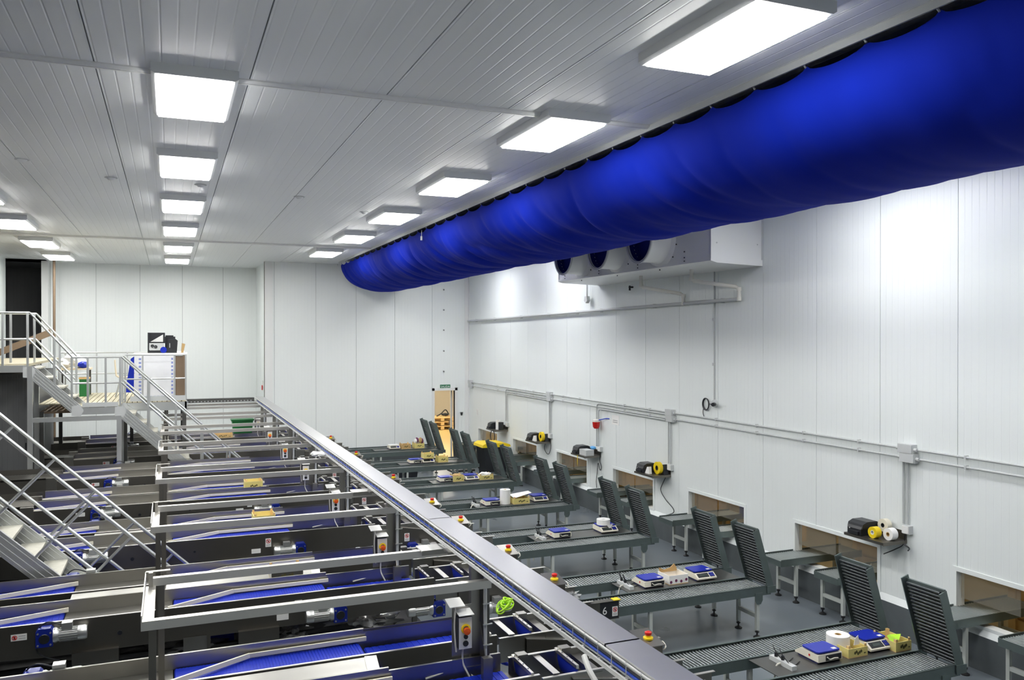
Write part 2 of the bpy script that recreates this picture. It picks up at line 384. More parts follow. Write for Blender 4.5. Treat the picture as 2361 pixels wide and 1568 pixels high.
# ================================================================== CEILING LIGHTS
def light(x0, x1, y0, y1, label):
    t = thing('ceiling_light', label, 'light', ((x0+x1)/2, (y0+y1)/2, ZC), 'square-edged ceiling lights')
    q = MB(); e = .04
    q.prism([(x0-e, ZC), (x1+e, ZC), (x1+e, ZC-.07), (x1+.01, ZC-.09), (x0-.01, ZC-.09), (x0-e, ZC-.07)], 'y', y0-e, y1+e)
    q.build('housing', 'housing', t)
    B('diffuser', 'lamp', t, (x0+.005, x1-.005, y0+.005, y1-.005, ZC-.108, ZC-.09))
YA = [3.95, 7.30, 10.59, 13.97, 17.43, 21.08, 24.58]
nm8 = ['first', 'second', 'third', 'fourth', 'fifth', 'sixth', 'seventh', 'eighth']
for k, y in enumerate(YA):
    light(-.1, .5, y, y+1.32, 'bright rectangular light in the middle ceiling column, %s from the camera' % nm8[k])
    if k > 0: light(-3.05, -2.45, y, y+1.4, 'bright rectangular light in the left ceiling column, %s from the camera' % nm8[k])
for k, y in enumerate([4.27, 7.30, 10.6, 13.98, 17.41, 21.02]):
    light(3.43, 4.03, y, y+1.30, 'bright rectangular light beside the blue duct, %s from the camera' % nm8[k])
for k, y in enumerate([4.0, 7.5, 17.41, 21.5]):
    light(7.25, 7.85, y, y+1.30, 'ceiling light hidden between blue duct and right wall, %s from the camera' % nm8[k])
for k, (x, y) in enumerate(((-.75, 12.8), (.42, 12.9), (1.9, 13.4), (3.2, 14.6), (-1.7, 11.9))):
    t = thing('ceiling_sensor', 'small round ceiling fitting, %s from the left' % ('second', 'third', 'fourth', 'rightmost', 'leftmost')[k], 'ceiling fitting', (x, y, ZC), 'round fittings on the ceiling')
    MB().lathe((x, y, ZC), [(.06, 0), (.06, -.01), (.035, -.035), (0, -.04)], 12).build('cap', 'housing', t, True); MB().lathe((x, y, ZC), [(.085, 0), (.085, -.006), (.06, -.008)], 12).build('flange', 'jbox', t)

# ================================================================== BLUE FABRIC DUCT
t = thing('air_duct', 'long blue fabric half-round air duct hung under the ceiling', 'duct', (5.95, 14, ZC))
CX, RX, RZ, Z0 = 5.93, 1.24, .83, ZC-.06
y0, y1 = -1.0, 24.6; NY, NA = 640, 44
vs, fs = [], []
for j in range(NY+1):
    y = y0 + (y1-y0)*j/NY
    sc_ = abs(math.sin(PI*(y-y0)/.62))**.6
    for i in range(NA+1):
        a = PI*i/NA; s = math.sin(a); s = s**.85 if s > 0 else 0
        rg = 1-abs(noise.noise(Vector((a*.55+y*.32, y*1.5, 7.7))))
        lo = .35+.65*max(0, s)
        wr = lo*(.075*(rg**4-.35) + .04*noise.noise(Vector((a*.7+y*.25, y*2.1, 1.3))) + .022*noise.noise(Vector((a*1.6-y*.4, y*4.4, 5))) + .009*noise.noise(Vector((a*4, y*9, 2))))
        wr *= min(1, s*2.2) * (.35+.65*min(1, max(0, (y-5)/6)))
        bag = .02*math.sin(PI*(y-y0)/.92)*s*s
        sag = .012*sc_*max(0, 1-i/5)**2*5
        k = 1 - wr - bag*.3
        aa = a + (.05*sc_*max(0, 1-i/6) if i < 6 else 0)
        s2 = max(0, math.sin(aa))**.85
        endr = 1 - .25*max(0, (y-(y1-.25))/.25)**3*0
        vs.append((CX - RX*math.cos(aa)*k*endr, y, Z0 - RZ*s2*k*endr))
for j in range(NY):
    for i in range(NA):
        n = NA+1; fs.append((j*n+i, j*n+i+1, (j+1)*n+i+1, (j+1)*n+i))
MB().add(vs, fs).build('fabric', 'fabric', t, True)
n = NA+1; MB().add(vs[NY*n:(NY+1)*n], [tuple(range(n))]).build('end_cap', 'fabric', t)
for side, x in (('left', CX-RX), ('right', CX+RX)):
    MB().box(x-.05, x+.01, y0, y1+.1, ZC-.035, ZC).box(x-.05, x-.035, y0, y1+.1, ZC-.06, ZC-.035).build('hanging_rail', 'conduit', t)
hq = MB(); hq.cyl((CX-RX-.01, 0, ZC-.075), (CX-RX-.01, .03, ZC-.03), .008, 6); hme = hq.build('hook', 'conduit', t, origin=(CX-RX, 0, ZC-.05))
hme.location = Vector((CX-RX, y0+.62, ZC-.05)) - wloc(t)
k = 2
while y0 + .46*k < y1:
    inst(hme.data, 'hook', t, (CX-RX, y0+.62*k, ZC-.05)); k += 1
t2 = thing('cord_lock', 'small white cord toggle hanging at the duct edge', 'toggle', (4.66, 16.0, 5.98)); MB().cyl((4.66, 16, 5.92), (4.66, 16, 6.0), .022, 8).build('toggle', 'white', t2); MB().tube([(4.66, 16, 6.0), (4.665, 16, 6.12)], .006, 5).build('cord', 'white', t2)

# ================================================================== AIR COOLER
ey0, ey1, ez0, ex0 = 11.0, 16.6, 5.18, 8.0
t = thing('air_cooler', 'white wall-mounted air cooler with three round fan outlets', 'air cooler', (8.5, 13.8, ez0))
B('casing', 'white', t, (ex0, XW, ey0+.02, ey1, ez0+.06, ZC-.12))
B('end_panel', 'white', t, (ex0-.01, XW-.03, ey0, ey0+.02, ez0+.03, ZC-.13)); B('end_panel', 'white', t, (ex0-.01, XW-.03, ey1, ey1+.02, ez0+.03, ZC-.13))
MB().prism([(ex0-.02, ez0+.07), (ex0-.02, ez0+.03), (ex0+.1, ez0), (XW, ez0-.03), (XW, ez0+.07)], 'y', ey0-.01, ey1+.02).build('drip_tray', 'white', t)
for k, y in enumerate((12.5, 14.0, 15.5)):
    sh = MB().lathe((ex0, y, 5.70), [(.50, 0), (.43, -.05), (.41, -.12), (.41, -.42), (.43, -.44), (.40, -.44), (.39, -.30)], 36, 'x').build('fan_shroud', 'white', t, True)
    MB().lathe((ex0-.4, y, 5.70), [(.39, 0), (.39, .16), (.0, .2)], 30, 'x').build('blue_lining', 'darkblue', sh, True)
    MB().lathe((ex0-.44, y, 5.70), [(.425, 0), (.425, .02), (.435, .02), (.435, -.005), (.395, -.005), (.395, .02)], 36, 'x').build('rim', 'jbox', sh, True)
    for j in range(7):
        a = PI*1.08 + j*PI*.84/6; MB().cyl((ex0-.012, y+.53*math.cos(a), 5.70+.53*math.sin(a)), (ex0, y+.53*math.cos(a), 5.70+.53*math.sin(a)), .013, 6).build('bolt', 'black', sh)
for y in (11.75, 13.25, 14.75, 16.3):
    for z in (5.26, 5.32, 5.42): MB().cyl((ex0-.01, y, z), (ex0, y, z), .012, 6).build('bolt', 'black', t)
for x in (8.1, 8.9): MB().cyl((x, ey0-.008, 5.5), (x, ey0, 5.5), .012, 6).build('bolt', 'conduit', t)
# drain pipes
t = thing('drain_pipe', 'grey-white drain pipe running along the right wall from the air cooler', 'pipe', (8.93, 18, 4.5))
MB().tube([(8.93, 25.3, 4.49), (8.93, 11.5, 4.63)], .032, 10).build('pipe_run', 'conduit', t, True)
for pth in ([(8.45, 12.2, 5.17), (8.45, 12.2, 5.0), (8.47, 12.17, 4.97), (8.9, 11.55, 4.84), (8.93, 11.5, 4.8), (8.93, 11.5, 4.63)], [(8.45, 13.88, 5.17), (8.45, 13.88, 4.98), (8.47, 13.85, 4.95), (8.9, 13.2, 4.8), (8.93, 13.15, 4.76), (8.93, 13.15, 4.61)]):
    br = MB().tube(pth, .034, 10).build('branch_pipe', 'offwhite', t, True)
    for p in (pth[1], pth[4], pth[5]): MB().cyl(Vector(p)+Vector((0,0,.03)), Vector(p)-Vector((0,0,.03)), .042, 10).build('collar', 'offwhite', br, True)
for y in (12, 14.2, 16.4, 17.6, 19.2, 21, 23, 24.6): z = 4.63-.14*(y-11.5)/13.8; MB().box(8.93, XW, y-.012, y+.012, z-.04, z+.04).build('clip', 'conduit', t)
t = thing('hanging_probe', 'small temperature probe hanging on wires below the air cooler', 'sensor', (8.9, 17.0, 4.85)); MB().tube([(8.9, 17.0, 5.2), (8.9, 17.0, 4.9)], .009, 5).build('wire', 'conduit', t); MB().tube([(8.9, 16.95, 5.2), (8.9, 16.96, 4.92)], .009, 5).build('wire', 'conduit', t)
MB().prism([(16.93, 4.92), (17.03, 4.92), (17.06, 4.82), (16.98, 4.76), (16.9, 4.82)], 'x', 8.86, 8.94).build('head', 'jbox', t)
t = thing('wall_tap', 'small dark wall tap under the air cooler', 'tap', (8.95, 15.1, 5.03)); MB().cyl((9.0, 15.1, 5.03), (8.9, 15.1, 5.03), .018, 8).build('spout', 'black', t); MB().cyl((8.92, 15.1, 4.96), (8.92, 15.1, 5.06), .022, 8).build('body', 'black', t)

# ================================================================== CONDUITS, BOXES AND SHELVES ON THE RIGHT WALL
def conduit(label, pts, r=.016, clips=()):
    t = thing('cable_conduit', label, 'conduit', pts[0], 'grey conduits on right wall')
    MB().tube(pts, r, 8).build('pipe', 'conduit', t, True)
    for y, z in clips: B('clip', 'jbox', t, (XW-.05, XW, y-.012, y+.012, z-.026, z+.026))
XC = XW-.03
cl = [6.2, 7.2, 8.9, 10, 11.1, 12.2, 14.4, 15.4, 17.5, 18.4, 20.2, 21.4, 22.8, 24]
conduit('upper long grey conduit along the right wall', [(XC, 25.1, 2.52), (XC, 4.0, 2.52)], clips=[(y, 2.52) for y in cl])
conduit('lower long grey conduit along the right wall', [(XC, 25.1, 2.40), (XC, 4.0, 2.40)], clips=[(y, 2.40) for y in cl])
def bend(y, ye, z, zb): return [(XC-.012, ye, z), (XC-.012, y-.12, z), (XC-.012, y-.04, z-.02), (XC-.012, y, z-.09), (XC-.012, y, zb)]
conduit('conduit bending down to the printer shelf under the red horn, outer pipe', bend(16.62, 13.8, 2.475, 1.5))
conduit('conduit bending down to the printer shelf under the red horn, inner pipe', bend(16.54, 13.8, 2.36, 1.5))
conduit('conduit bending down to the farthest printer shelf, outer pipe', bend(22.12, 19.3, 2.475, 1.55))
conduit('conduit bending down to the farthest printer shelf, inner pipe', bend(22.04, 19.3, 2.36, 1.55))
for y, nm in ((8.10, 'nearest'), (13.68, 'second'), (19.15, 'third')):
    for k, dy in enumerate((0.03, -.04)):
        conduit('vertical conduit dropping from the %s junction boxes, %s pipe' % (nm, ('far', 'near')[k]), [(XC, y+dy, 2.36), (XC, y+dy, 1.52)], .014)
for y, nm in ((8.07, 'nearest the camera'), (13.64, 'in the middle of the wall'), (19.15, 'third along the wall'), (25.15, 'at the far corner')):
    for z, wd in ((2.52, 'upper'), (2.40, 'lower')):
        t = thing('junction_box', '%s grey junction box on the conduits, %s' % (wd, nm), 'box', (XW, y, z), 'junction boxes on right wall')
        dy = 0 if wd == 'upper' else -.03
        B('body', 'jbox', t, (XW-.09, XW, y-.13+dy, y+.1+dy, z-.055, z+.065))
        B('lid', 'jbox', t, (XW-.1, XW-.09, y-.125+dy, y+.095+dy, z-.05, z+.06))
        for s in (-1, 1): MB().cyl((XC-.02, y-.015+dy+s*.1, z), (XC-.02, y-.015+dy+s*.16, z), .024, 8).build('gland', 'jbox', t)
def shelf(y, nm, stuff):
    t = thing('wall_shelf', 'small stainless wall shelf, %s, carrying a label printer' % nm, 'shelf', (XW, y, 1.3), 'printer shelves on right wall')
    B('plate', 'steel2', t, (XW-.42, XW, y-.05, y+.62, 1.300, 1.306)); B('front_lip', 'steel2', t, (XW-.424, XW-.42, y-.05, y+.62, 1.27, 1.306))
    B('side_lip', 'steel2', t, (XW-.42, XW, y-.054, y-.05, 1.26, 1.306)); B('back_plate', 'steel2', t, (XW-.008, XW, y-.05, y+.62, 1.306, 1.42))
    p = thing('label_printer', 'black label printer on the wall shelf, %s' % nm, 'printer', (XW-.22, y+.45, 1.306), 'label printers on wall shelves')
    q = MB(); q.prism([(XW-.40, 1.31), (XW-.40, 1.39), (XW-.37, 1.45), (XW-.30, 1.478), (XW-.14, 1.478), (XW-.06, 1.45), (XW-.05, 1.31)], 'y', y+.34, y+.58); q.build('body', 'black', p)
    MB().prism([(XW-.39, 1.395), (XW-.375, 1.455), (XW-.3, 1.487), (XW-.13, 1.487), (XW-.07, 1.46), (XW-.06, 1.41)], 'y', y+.33, y+.59).build('cover', 'black', p)
    B('outlet', 'black', p, (XW-.43, XW-.40, y+.37, y+.55, 1.315, 1.36)); B('key', 'jbox', p, (XW-.404, XW-.40, y+.53, y+.55, 1.375, 1.39))
    s = thing('wall_socket', 'grey wall socket block beside the printer shelf, %s' % nm, 'socket', (XW, y-.1, 1.45), 'sockets by printer shelves')
    B('body', 'jbox', s, (XW-.07, XW, y-.15, y-.04, 1.4, 1.51)); B('lid', 'label', s, (XW-.085, XW-.07, y-.145, y-.045, 1.41, 1.505))
    for st in stuff: st(y, nm)
def roll(name, label, c, R, r, wd, axis, m, mcore, cat='roll'):
    t = thing(name, label, cat, c)
    a, b = -wd/2, wd/2
    MB().lathe(c, [(r, a), (R, a), (R, b), (r, b), (r, a)], 28, axis).build('sheet', m, t, True)
    MB().lathe(c, [(r*.72, a*1.0), (r, a*1.005), (r, b*1.005), (r*.72, b*1.0), (r*.72, a)], 20, axis).build('core', mcore, t, True)
    return t
def st_rolls(y, nm):
    roll('label_roll', 'yellow label roll standing on the nearest printer shelf', (XW-.30, y+.2, 1.306+.075), .075, .03, .09, 'x', 'yellow', 'label')
    roll('label_roll', 'white label roll at the right end of the nearest printer shelf', (XW-.2, y+.03, 1.306+.08), .08, .03, .1, 'x', 'paper', 'card')
    roll('label_roll', 'cream label roll on a black holder behind the nearest printer', (XW-.1, y+.22, 1.306+.15), .085, .03, .08, 'x', 'cream', 'black')
    t = thing('loose_cable', 'black cable ends dangling under the nearest printer shelf', 'cable', (XW-.03, y-.05, 1.2))
    MB().tube(smooth_path([(XW-.06, y-.08, 1.42), (XW-.04, y-.03, 1.25), (XW-.06, y+.08, 1.16), (XW-.1, y+.24, 1.06)]), .007, 6).build('cord', 'black', t); MB().tube(smooth_path([(XW-.06, y-.02, 1.27), (XW-.04, y-.12, 1.22), (XW-.1, y-.16, 1.2)]), .009, 6).build('plug', 'black', t)
def st_tape(k, y, nm):
    c = (XW-.18, y+.12, 1.306+.12)
    roll('tape_dispenser_roll', 'yellow-rimmed black tape roll on the wall shelf, %s' % nm, c, .12, .05, .07, 'x', 'yellow', 'black')
    t = thing('paper_sheet_pile', 'white paper leaning by the tape roll on the shelf, %s' % nm, 'paper', (XW-.3, y+.22, 1.31)); MB().prism([(y+.16, 1.308), (y+.32, 1.308), (y+.24, 1.44), (y+.18, 1.45)], 'x', XW-.36, XW-.3).build('sheet', 'paper', t)
    t = thing('black_holder', 'black plastic holder behind the tape roll on the shelf, %s' % nm, 'holder', (XW-.1, y+.05, 1.306)); MB().prism([(y-.02, 1.306), (y+.1, 1.306), (y+.08, 1.46), (y+.03, 1.50), (y-.01, 1.40)], 'x', XW-.14, XW-.04).build('body', 'black', t)
def st_cable(pts):
    def f(y, nm):
        t = thing('hanging_cable', 'thin dark cable hanging below the printer shelf, %s' % nm, 'cable', (XW-.02, y, 1.0)); MB().tube(smooth_path([(XW-.025, y+a, b) for a, b in pts]), .008, 6).build('cord', 'black', t)
    return f
def st_box(y, nm):
    t = thing('label_box', 'long grey-white carton beside the printer below the red horn', 'box', (XW-.25, y+.15, 1.306)); B('body', 'jbox', t, (XW-.36, XW-.16, y-.02, y+.31, 1.306, 1.43)); B('flap', 'label', t, (XW-.365, XW-.155, y-.025, y+.1, 1.43, 1.434))
    t = thing('glove_packet', 'light blue packet on top of the carton by the red horn', 'packet', (XW-.1, y+.1, 1.44)); blob((XW-.14, y+.06, 1.475), (.06, .1, .035), 5).build('bag', mat('sky_blue_bag', (.10, .38, .75), .4), t, True)
    t = thing('yellow_ribbon', 'yellow paper strip hanging below the shelf by the red horn', 'paper', (XW-.40, y+.28, 1.2)); MB().prism([(y+.26, 1.29), (y+.29, 1.29), (y+.285, 1.12), (y+.27, 1.05), (y+.265, 1.15)], 'x', XW-.428, XW-.426).build('strip', 'yellow', t)
def st_far(y, nm):
    roll('paper_roll', 'tall white paper roll standing on the farthest printer shelf', (XW-.22, y+.16, 1.306+.13), .075, .025, .26, 'z', 'paper', 'card')
    roll('ribbon_roll', 'tall black ribbon roll on the farthest printer shelf', (XW-.2, y+.0, 1.306+.11), .075, .025, .22, 'z', 'black', 'black')
    t = thing('hose_coil', 'black hose ring hanging on the edge of the farthest shelf', 'hose', (XW-.44, y+.08, 1.15)); MB().tube([(XW-.435, y+.06+.16*math.cos(a), 1.13+.16*math.sin(a)) for a in [2*PI*k/28 for k in range(29)]], .014, 6, False).build('ring', 'black', t, True)
shelf(8.15, 'nearest the camera', [st_rolls])
shelf(13.72, 'second from the camera', [lambda y, n: st_tape(0, y, n), st_cable([(.05, 1.29), (.2, 1.1), (.27, .95), (.1, .8), (-.15, .68), (-.18, .6), (.0, .52), (.2, .45), (.24, .38)])])
shelf(16.55, 'third from the camera', [st_box, st_cable([(-.1, 1.4), (-.05, 1.2), (-.12, 1.05), (-.05, .98), (.03, 1.12), (.08, .9), (.12, .7), (.1, .55)])])
shelf(19.2, 'fourth from the camera', [lambda y, n: st_tape(1, y, n), st_cable([(-.05, 1.4), (-.1, 1.2), (0, 1.0), (.15, .98), (.3, 1.1), (.2, 1.28)])])
shelf(22.1, 'farthest from the camera', [st_far])
t = thing('warning_horn', 'red cup-shaped warning horn on the right wall', 'horn', (XW-.1, 16.55, 2.0)); MB().lathe((XW-.12, 16.50, 1.92), [(.0, 0), (.05, 0), (.075, .04), (.085, .12), (.085, .15)], 18).build('cup', 'red', t, True); MB().lathe((XW-.12, 16.50, 1.92), [(.085, .15), (.08, .19), (.05, .21), (0, .21)], 18).build('cap', 'offwhite', t, True); MB().tube([(XW-.1, 16.5, 2.1), (XW-.02, 16.2, 2.17), (XW, 16.1, 2.17)], .012, 6).build('arm', 'bluecable', t)
t = thing('paper_notice', 'white paper notice with black lines taped to right wall', 'notice', (XW, 15.85, 2.17)); B('sheet', 'paper', t, (XW-.004, XW, 15.68, 15.99, 2.06, 2.27))
for k in range(2): B('text_line', 'greytext', t, (XW-.006, XW-.004, 15.74, 15.94, 2.15-.04*k, 2.165-.04*k))
t = thing('cable_coil', 'black cable coil hanging on the right wall beside a socket', 'cable', (XW, 12.5, 2.77))
for k in range(3): MB().tube([(XW-.02-.008*k, 12.5+(.085+.004*k)*math.cos(a), 2.77+(.10+.004*k)*math.sin(a)) for a in [2*PI*j/24 for j in range(25)]], .009, 6, False).build('loop', 'black', t, True)
MB().tube(smooth_path([(XW-.02, 12.57, 2.72), (XW-.02, 12.6, 2.62), (XW-.02, 12.57, 2.54)]), .007, 6).build('tail', 'black', t); MB().tube([(XW-.02, 12.42, 2.78), (XW-.02, 12.28, 2.78)], .007, 6).build('lead', 'black', t)
t = thing('wall_outlet', 'round grey power outlet with black plug below the vertical wire', 'outlet', (XW, 12.22, 2.8)); MB().lathe((XW-.06, 12.24, 2.8), [(0, 0), (.06, 0), (.07, .03), (.07, .06)], 14, 'x').build('body', 'jbox', t, True); MB().cyl((XW-.13, 12.15, 2.79), (XW-.06, 12.2, 2.79), .035, 10).build('plug', 'black', t)
conduit('thin vertical wire duct from the air cooler down to the round outlet', [(XW-.015, 12.27, 5.2), (XW-.015, 12.27, 2.84)], .012, clips=[(12.27, 4.3), (12.27, 3.5)])

# ================================================================== ROLLER TABLES (right half)
PR = .041
LX0, LX1 = 4.62, 7.34
q = MB(); q.cyl((0, 0, 0), (0, .40, 0), .0135, 10); rme = q.build('roller', 'roller', None, True, origin=(0, 0, 0)); ROLL = rme.data; bpy.data.objects.remove(rme)
q = MB(); q.cyl((0, 0, 0), (0, .40, 0), .0135, 10); rme = q.build('roller', 'dkroller', None, True, origin=(0, 0, 0)); DROLL = rme.data; bpy.data.objects.remove(rme)
def foot(q_, x, y): q_.lathe((x, y, 0), [(0, .02), (.012, .02), (.012, .12)], 8)
def legset(t, x, y0, y1, ztop, zcross):
    for y in (y0, y1):
        lg = B('leg', 'leg', t, (x-.022, x+.022, y-.022, y+.022, .10, ztop))
        fq = MB(); fq.lathe((x, y, 0), [(0, 0), (.05, 0), (.05, .012), (.02, .03), (.011, .035), (.011, .10)], 14); fq.lathe((x, y, .07), [(.028, 0), (.028, .014), (0, .014)], 8); fq.build('foot', 'rubber', lg, True)
    B('cross_bar', 'leg', t, (x-.018, x+.018, y0+.022, y1-.022, zcross, zcross+.05))
def lane(i, which):
    yb = RY(i) + (.02 if which == 0 else .96); single = i <= 3
    side = ('front', 'rear')[which]
    x0 = LX0 if which == 0 else LX0 + .1
    t = thing('roller_table', '%s gravity roller table with raised roller flap, %s row from the camera' % (side, ORD[i]), 'roller table', ((LX0+LX1)/2, yb+.22, 0), 'roller tables with raised flaps')
    for y in (yb-.012, yb+.432):
        q = MB(); s = 1 if y < yb else -1
        q.prism([(y, .56), (y+.012, .56), (y+.012, .675), (y, .675)], 'x', x0, LX1+.06)
        q.box(x0, LX1+.06, min(y, y+.012+s*.028), max(y+.012, y+s*.028), .672, .678)
        q.build('side_rail', 'galv', t)
    if single:
        x = x0 + .03
        while x < LX1 - .01: inst(ROLL, 'roller', t, (x, yb+.012, .648)); x += PR
    else:
        q = MB(); x = x0 + .03
        while x < LX1 - .01: q.cyl((x, yb+.012, .648), (x, yb+.42, .648), .0135, 6); x += PR
        q.build('roller_bed', 'roller', t, True, kind='stuff')
    B('under_tray', 'darksteel', t, (x0, LX1, yb, yb+.43, .585, .59))
    legset(t, 7.2, yb+.02, yb+.41, .56, .26); legset(t, 5.55, yb+.02, yb+.41, .56, .26)
    MB().prism([(7.14, .60), (7.26, .60), (7.26, .50), (7.23, .45), (7.17, .45), (7.14, .50)], 'y', yb-.02, yb-.012).build('leg_bracket', 'galv', t)
    # raised flap: hinge (7.42,.635) to top (7.15,1.44)
    h, tp = Vector((7.40, 0, .64)), Vector((7.15, 0, 1.43)); L = (tp-h).length; d = (tp-h).normalized(); nrm = Vector((-d.z, 0, d.x))
    if nrm.x > 0: nrm = -nrm
    fl = MB()
    fl.obox((h.x, yb-.012, h.z), (tp.x, yb-.012, tp.z), .012, .1, up=nrm)
    a = fl.build('flap', 'galv', t)
    f2 = MB(); ext = d*.10
    f2.obox((h.x, yb+.44, h.z), (tp.x+ext.x*.5, yb+.44, tp.z+ext.z*.5), .012, .1, up=nrm); f2.build('flap_side', 'galv', a)
    f4 = MB(); f4.obox((tp.x-nrm.x*.03, yb-.01, tp.z-nrm.z*.03), (tp.x-nrm.x*.03, yb+.44, tp.z-nrm.z*.03), .03, .03); f4.build('top_bar', 'galv', a)
    B('hinge_plate', 'galv', a, (7.33, 7.47, yb-.03, yb-.018, .585, .675)); B('hinge_plate', 'galv', a, (7.33, 7.47, yb+.448, yb+.46, .585, .675))
    bk = MB(); bk.obox((h.x-nrm.x*.035, yb+.215, h.z-nrm.z*.035), (tp.x-nrm.x*.035, yb+.215, tp.z-nrm.z*.035), .42, .004, up=nrm); bk.build('flap_back', 'darksteel', a)
    nfl = int(L/PR)
    if single:
        for k in range(1, nfl+1):
            p = h + d*(PR*k) + nrm*.012; inst(DROLL, 'roller', a, (p.x, yb+.012, p.z))
    else:
        q = MB()
        for k in range(1, nfl+1):
            p = h + d*(PR*k) + nrm*.012; q.cyl((p.x, yb+.012, p.z), (p.x, yb+.42, p.z), .0135, 6)
        q.build('flap_rollers', 'dkroller', a, True, kind='stuff')
    # short table at the wall, running through the opening
    t = thing('roller_table', '%s short roller table passing through the wall opening, %s row from the camera' % (side, ORD[i]), 'roller table', (9.2, yb+.22, 0), 'short roller tables at the wall')
    xa = 8.38 if which == 1 else 8.56; xb = 9.95; zz = 0 if which == 1 else -.03
    for y in (yb-.012, yb+.432):
        B('side_rail', 'galv', t, (xa, xb, y, y+.012, .57+zz, .675+zz))
    B('end_rail', 'galv', t, (xa-.012, xa, yb-.012, yb+.444, .57+zz, .66+zz))
    if single:
        x = xa + .03
        while x < xb-.02: inst(ROLL, 'roller', t, (x, yb+.012, .648+zz)); x += PR
    else:
        q = MB(); x = xa + .03
        while x < xb-.02: q.cyl((x, yb+.012, .648+zz), (x, yb+.42, .648+zz), .0135, 6); x += PR
        q.build('roller_bed', 'roller', t, True, kind='stuff')
    B('under_tray', 'darksteel', t, (xa, xb, yb, yb+.43, .585+zz, .59+zz))
    legset(t, 8.68, yb+.02, yb+.41, .57+zz, .26); legset(t, 9.8, yb+.02, yb+.41, .57+zz, .26)
for i in range(NR):
    for k in (0, 1): lane(i, k)
    y = RY(i)
    t = thing('centre_shelf', 'dark steel shelf plate between the two roller tables, %s row' % ORD[i], 'shelf', (6.4, y+.7, .66), 'shelves between roller tables')
    B('plate', 'darksteel', t, (5.5, 7.28, y+.476, y+.934, .664, .668)); B('lip', 'galv', t, (5.5, 7.28, y+.476, y+.48, .62, .664)); B('lip', 'galv', t, (5.5, 7.28, y+.93, y+.934, .62, .664)); B('support', 'galv', t, (5.6, 5.64, y+.48, y+.93, .60, .64), (7.1, 7.14, y+.48, y+.93, .60, .64))
ZS = .668

# ---- things on the centre shelves
def scale(x, y, back, label, white=False):
    t = thing('weighing_scale', label, 'scale', (x, y, ZS), 'bench scales on the shelves')
    s = -1 if not back else 1                       # side where the display is
    wd = .155
    MB().prism([(y+s*.17, ZS+.022), (y+s*.172, ZS+.040), (y+s*.09, ZS+.092), (y-s*.165, ZS+.092), (y-s*.17, ZS+.022)], 'x', x-wd, x+wd).build('body', 'scale', t)
    MB().prism([(y+s*.15, ZS+.024), (y-s*.168, ZS+.024), (y-s*.14, ZS+.0), (y+s*.12, ZS+.0)], 'x', x-wd+.006, x+wd-.006).build('base', 'navy', t)
    B('platter_neck', 'navy', t, (x-.08, x+.08, y-.07-s*.03, y+.07-s*.03, ZS+.09, ZS+.106))
    q = MB(); c = .018; x0, x1, ya, yb = x-.15, x+.15, y-.12-s*.035, y+.12-s*.035
    q.prism([(x0+c, ya), (x1-c, ya), (x1, ya+c), (x1, yb-c), (x1-c, yb), (x0+c, yb), (x0, yb-c), (x0, ya+c)], 'z', ZS+.106, ZS+.120)
    q.build('platter', 'platter' if not white else 'paper', t)
    B('sticker', 'label', t, (x+.07, x+.12, y-.1-s*.035, y-.06-s*.035, ZS+.120, ZS+.1215))
    # display plate on the sloping face
    p0, p1 = Vector((0, y+s*.166, ZS+.046)), Vector((0, y+s*.098, ZS+.089)); n_ = Vector((0, s*.52, .85))*.003
    def facep(xa, xb, f0, f1, nm, m):
        a, b = p0.lerp(p1, f0), p0.lerp(p1, f1); q = MB()
        pts = [(xa, a), (xb, a), (xb, b), (xa, b)]
        q.add([(px, v.y, v.z) for px, v in pts] + [(px, v.y+n_.y, v.z+n_.z) for px, v in pts], [(0,1,2,3),(7,6,5,4),(0,4,5,1),(1,5,6,2),(2,6,7,3),(3,7,4,0)])
        return q.build(nm, m, t)
    if not back:
        facep(x-.13, x+.045, .1, .95, 'display', 'black'); facep(x+.06, x+.135, .1, .95, 'keypad', 'navy')
        d_ = t.children[-2]; n_ *= 1.6; facep(x-.09, x+.01, .3, .75, 'lcd', 'lcd')
        n_ *= 1.2
        for kx in range(3):
            for kz in range(2): facep(x+.068+kx*.022, x+.082+kx*.022, .2+.4*kz, .5+.4*kz, 'key', 'platter')
    else:
        B('rear_panel', 'black', t, (x-.06, x+.14, y-.1745, y-.17, ZS+.03, ZS+.085)); MB().tube(smooth_path([(x-.05, y-.18, ZS+.07), (x-.02, y-.185, ZS+.045), (x+.04, y-.185, ZS+.05), (x+.09, y-.183, ZS+.045)]), .006, 6).build('cable', 'cable', t); B('switch', 'red', t, (x-.158, x-.155, y-.05, y-.03, ZS+.05, ZS+.07))
    return t
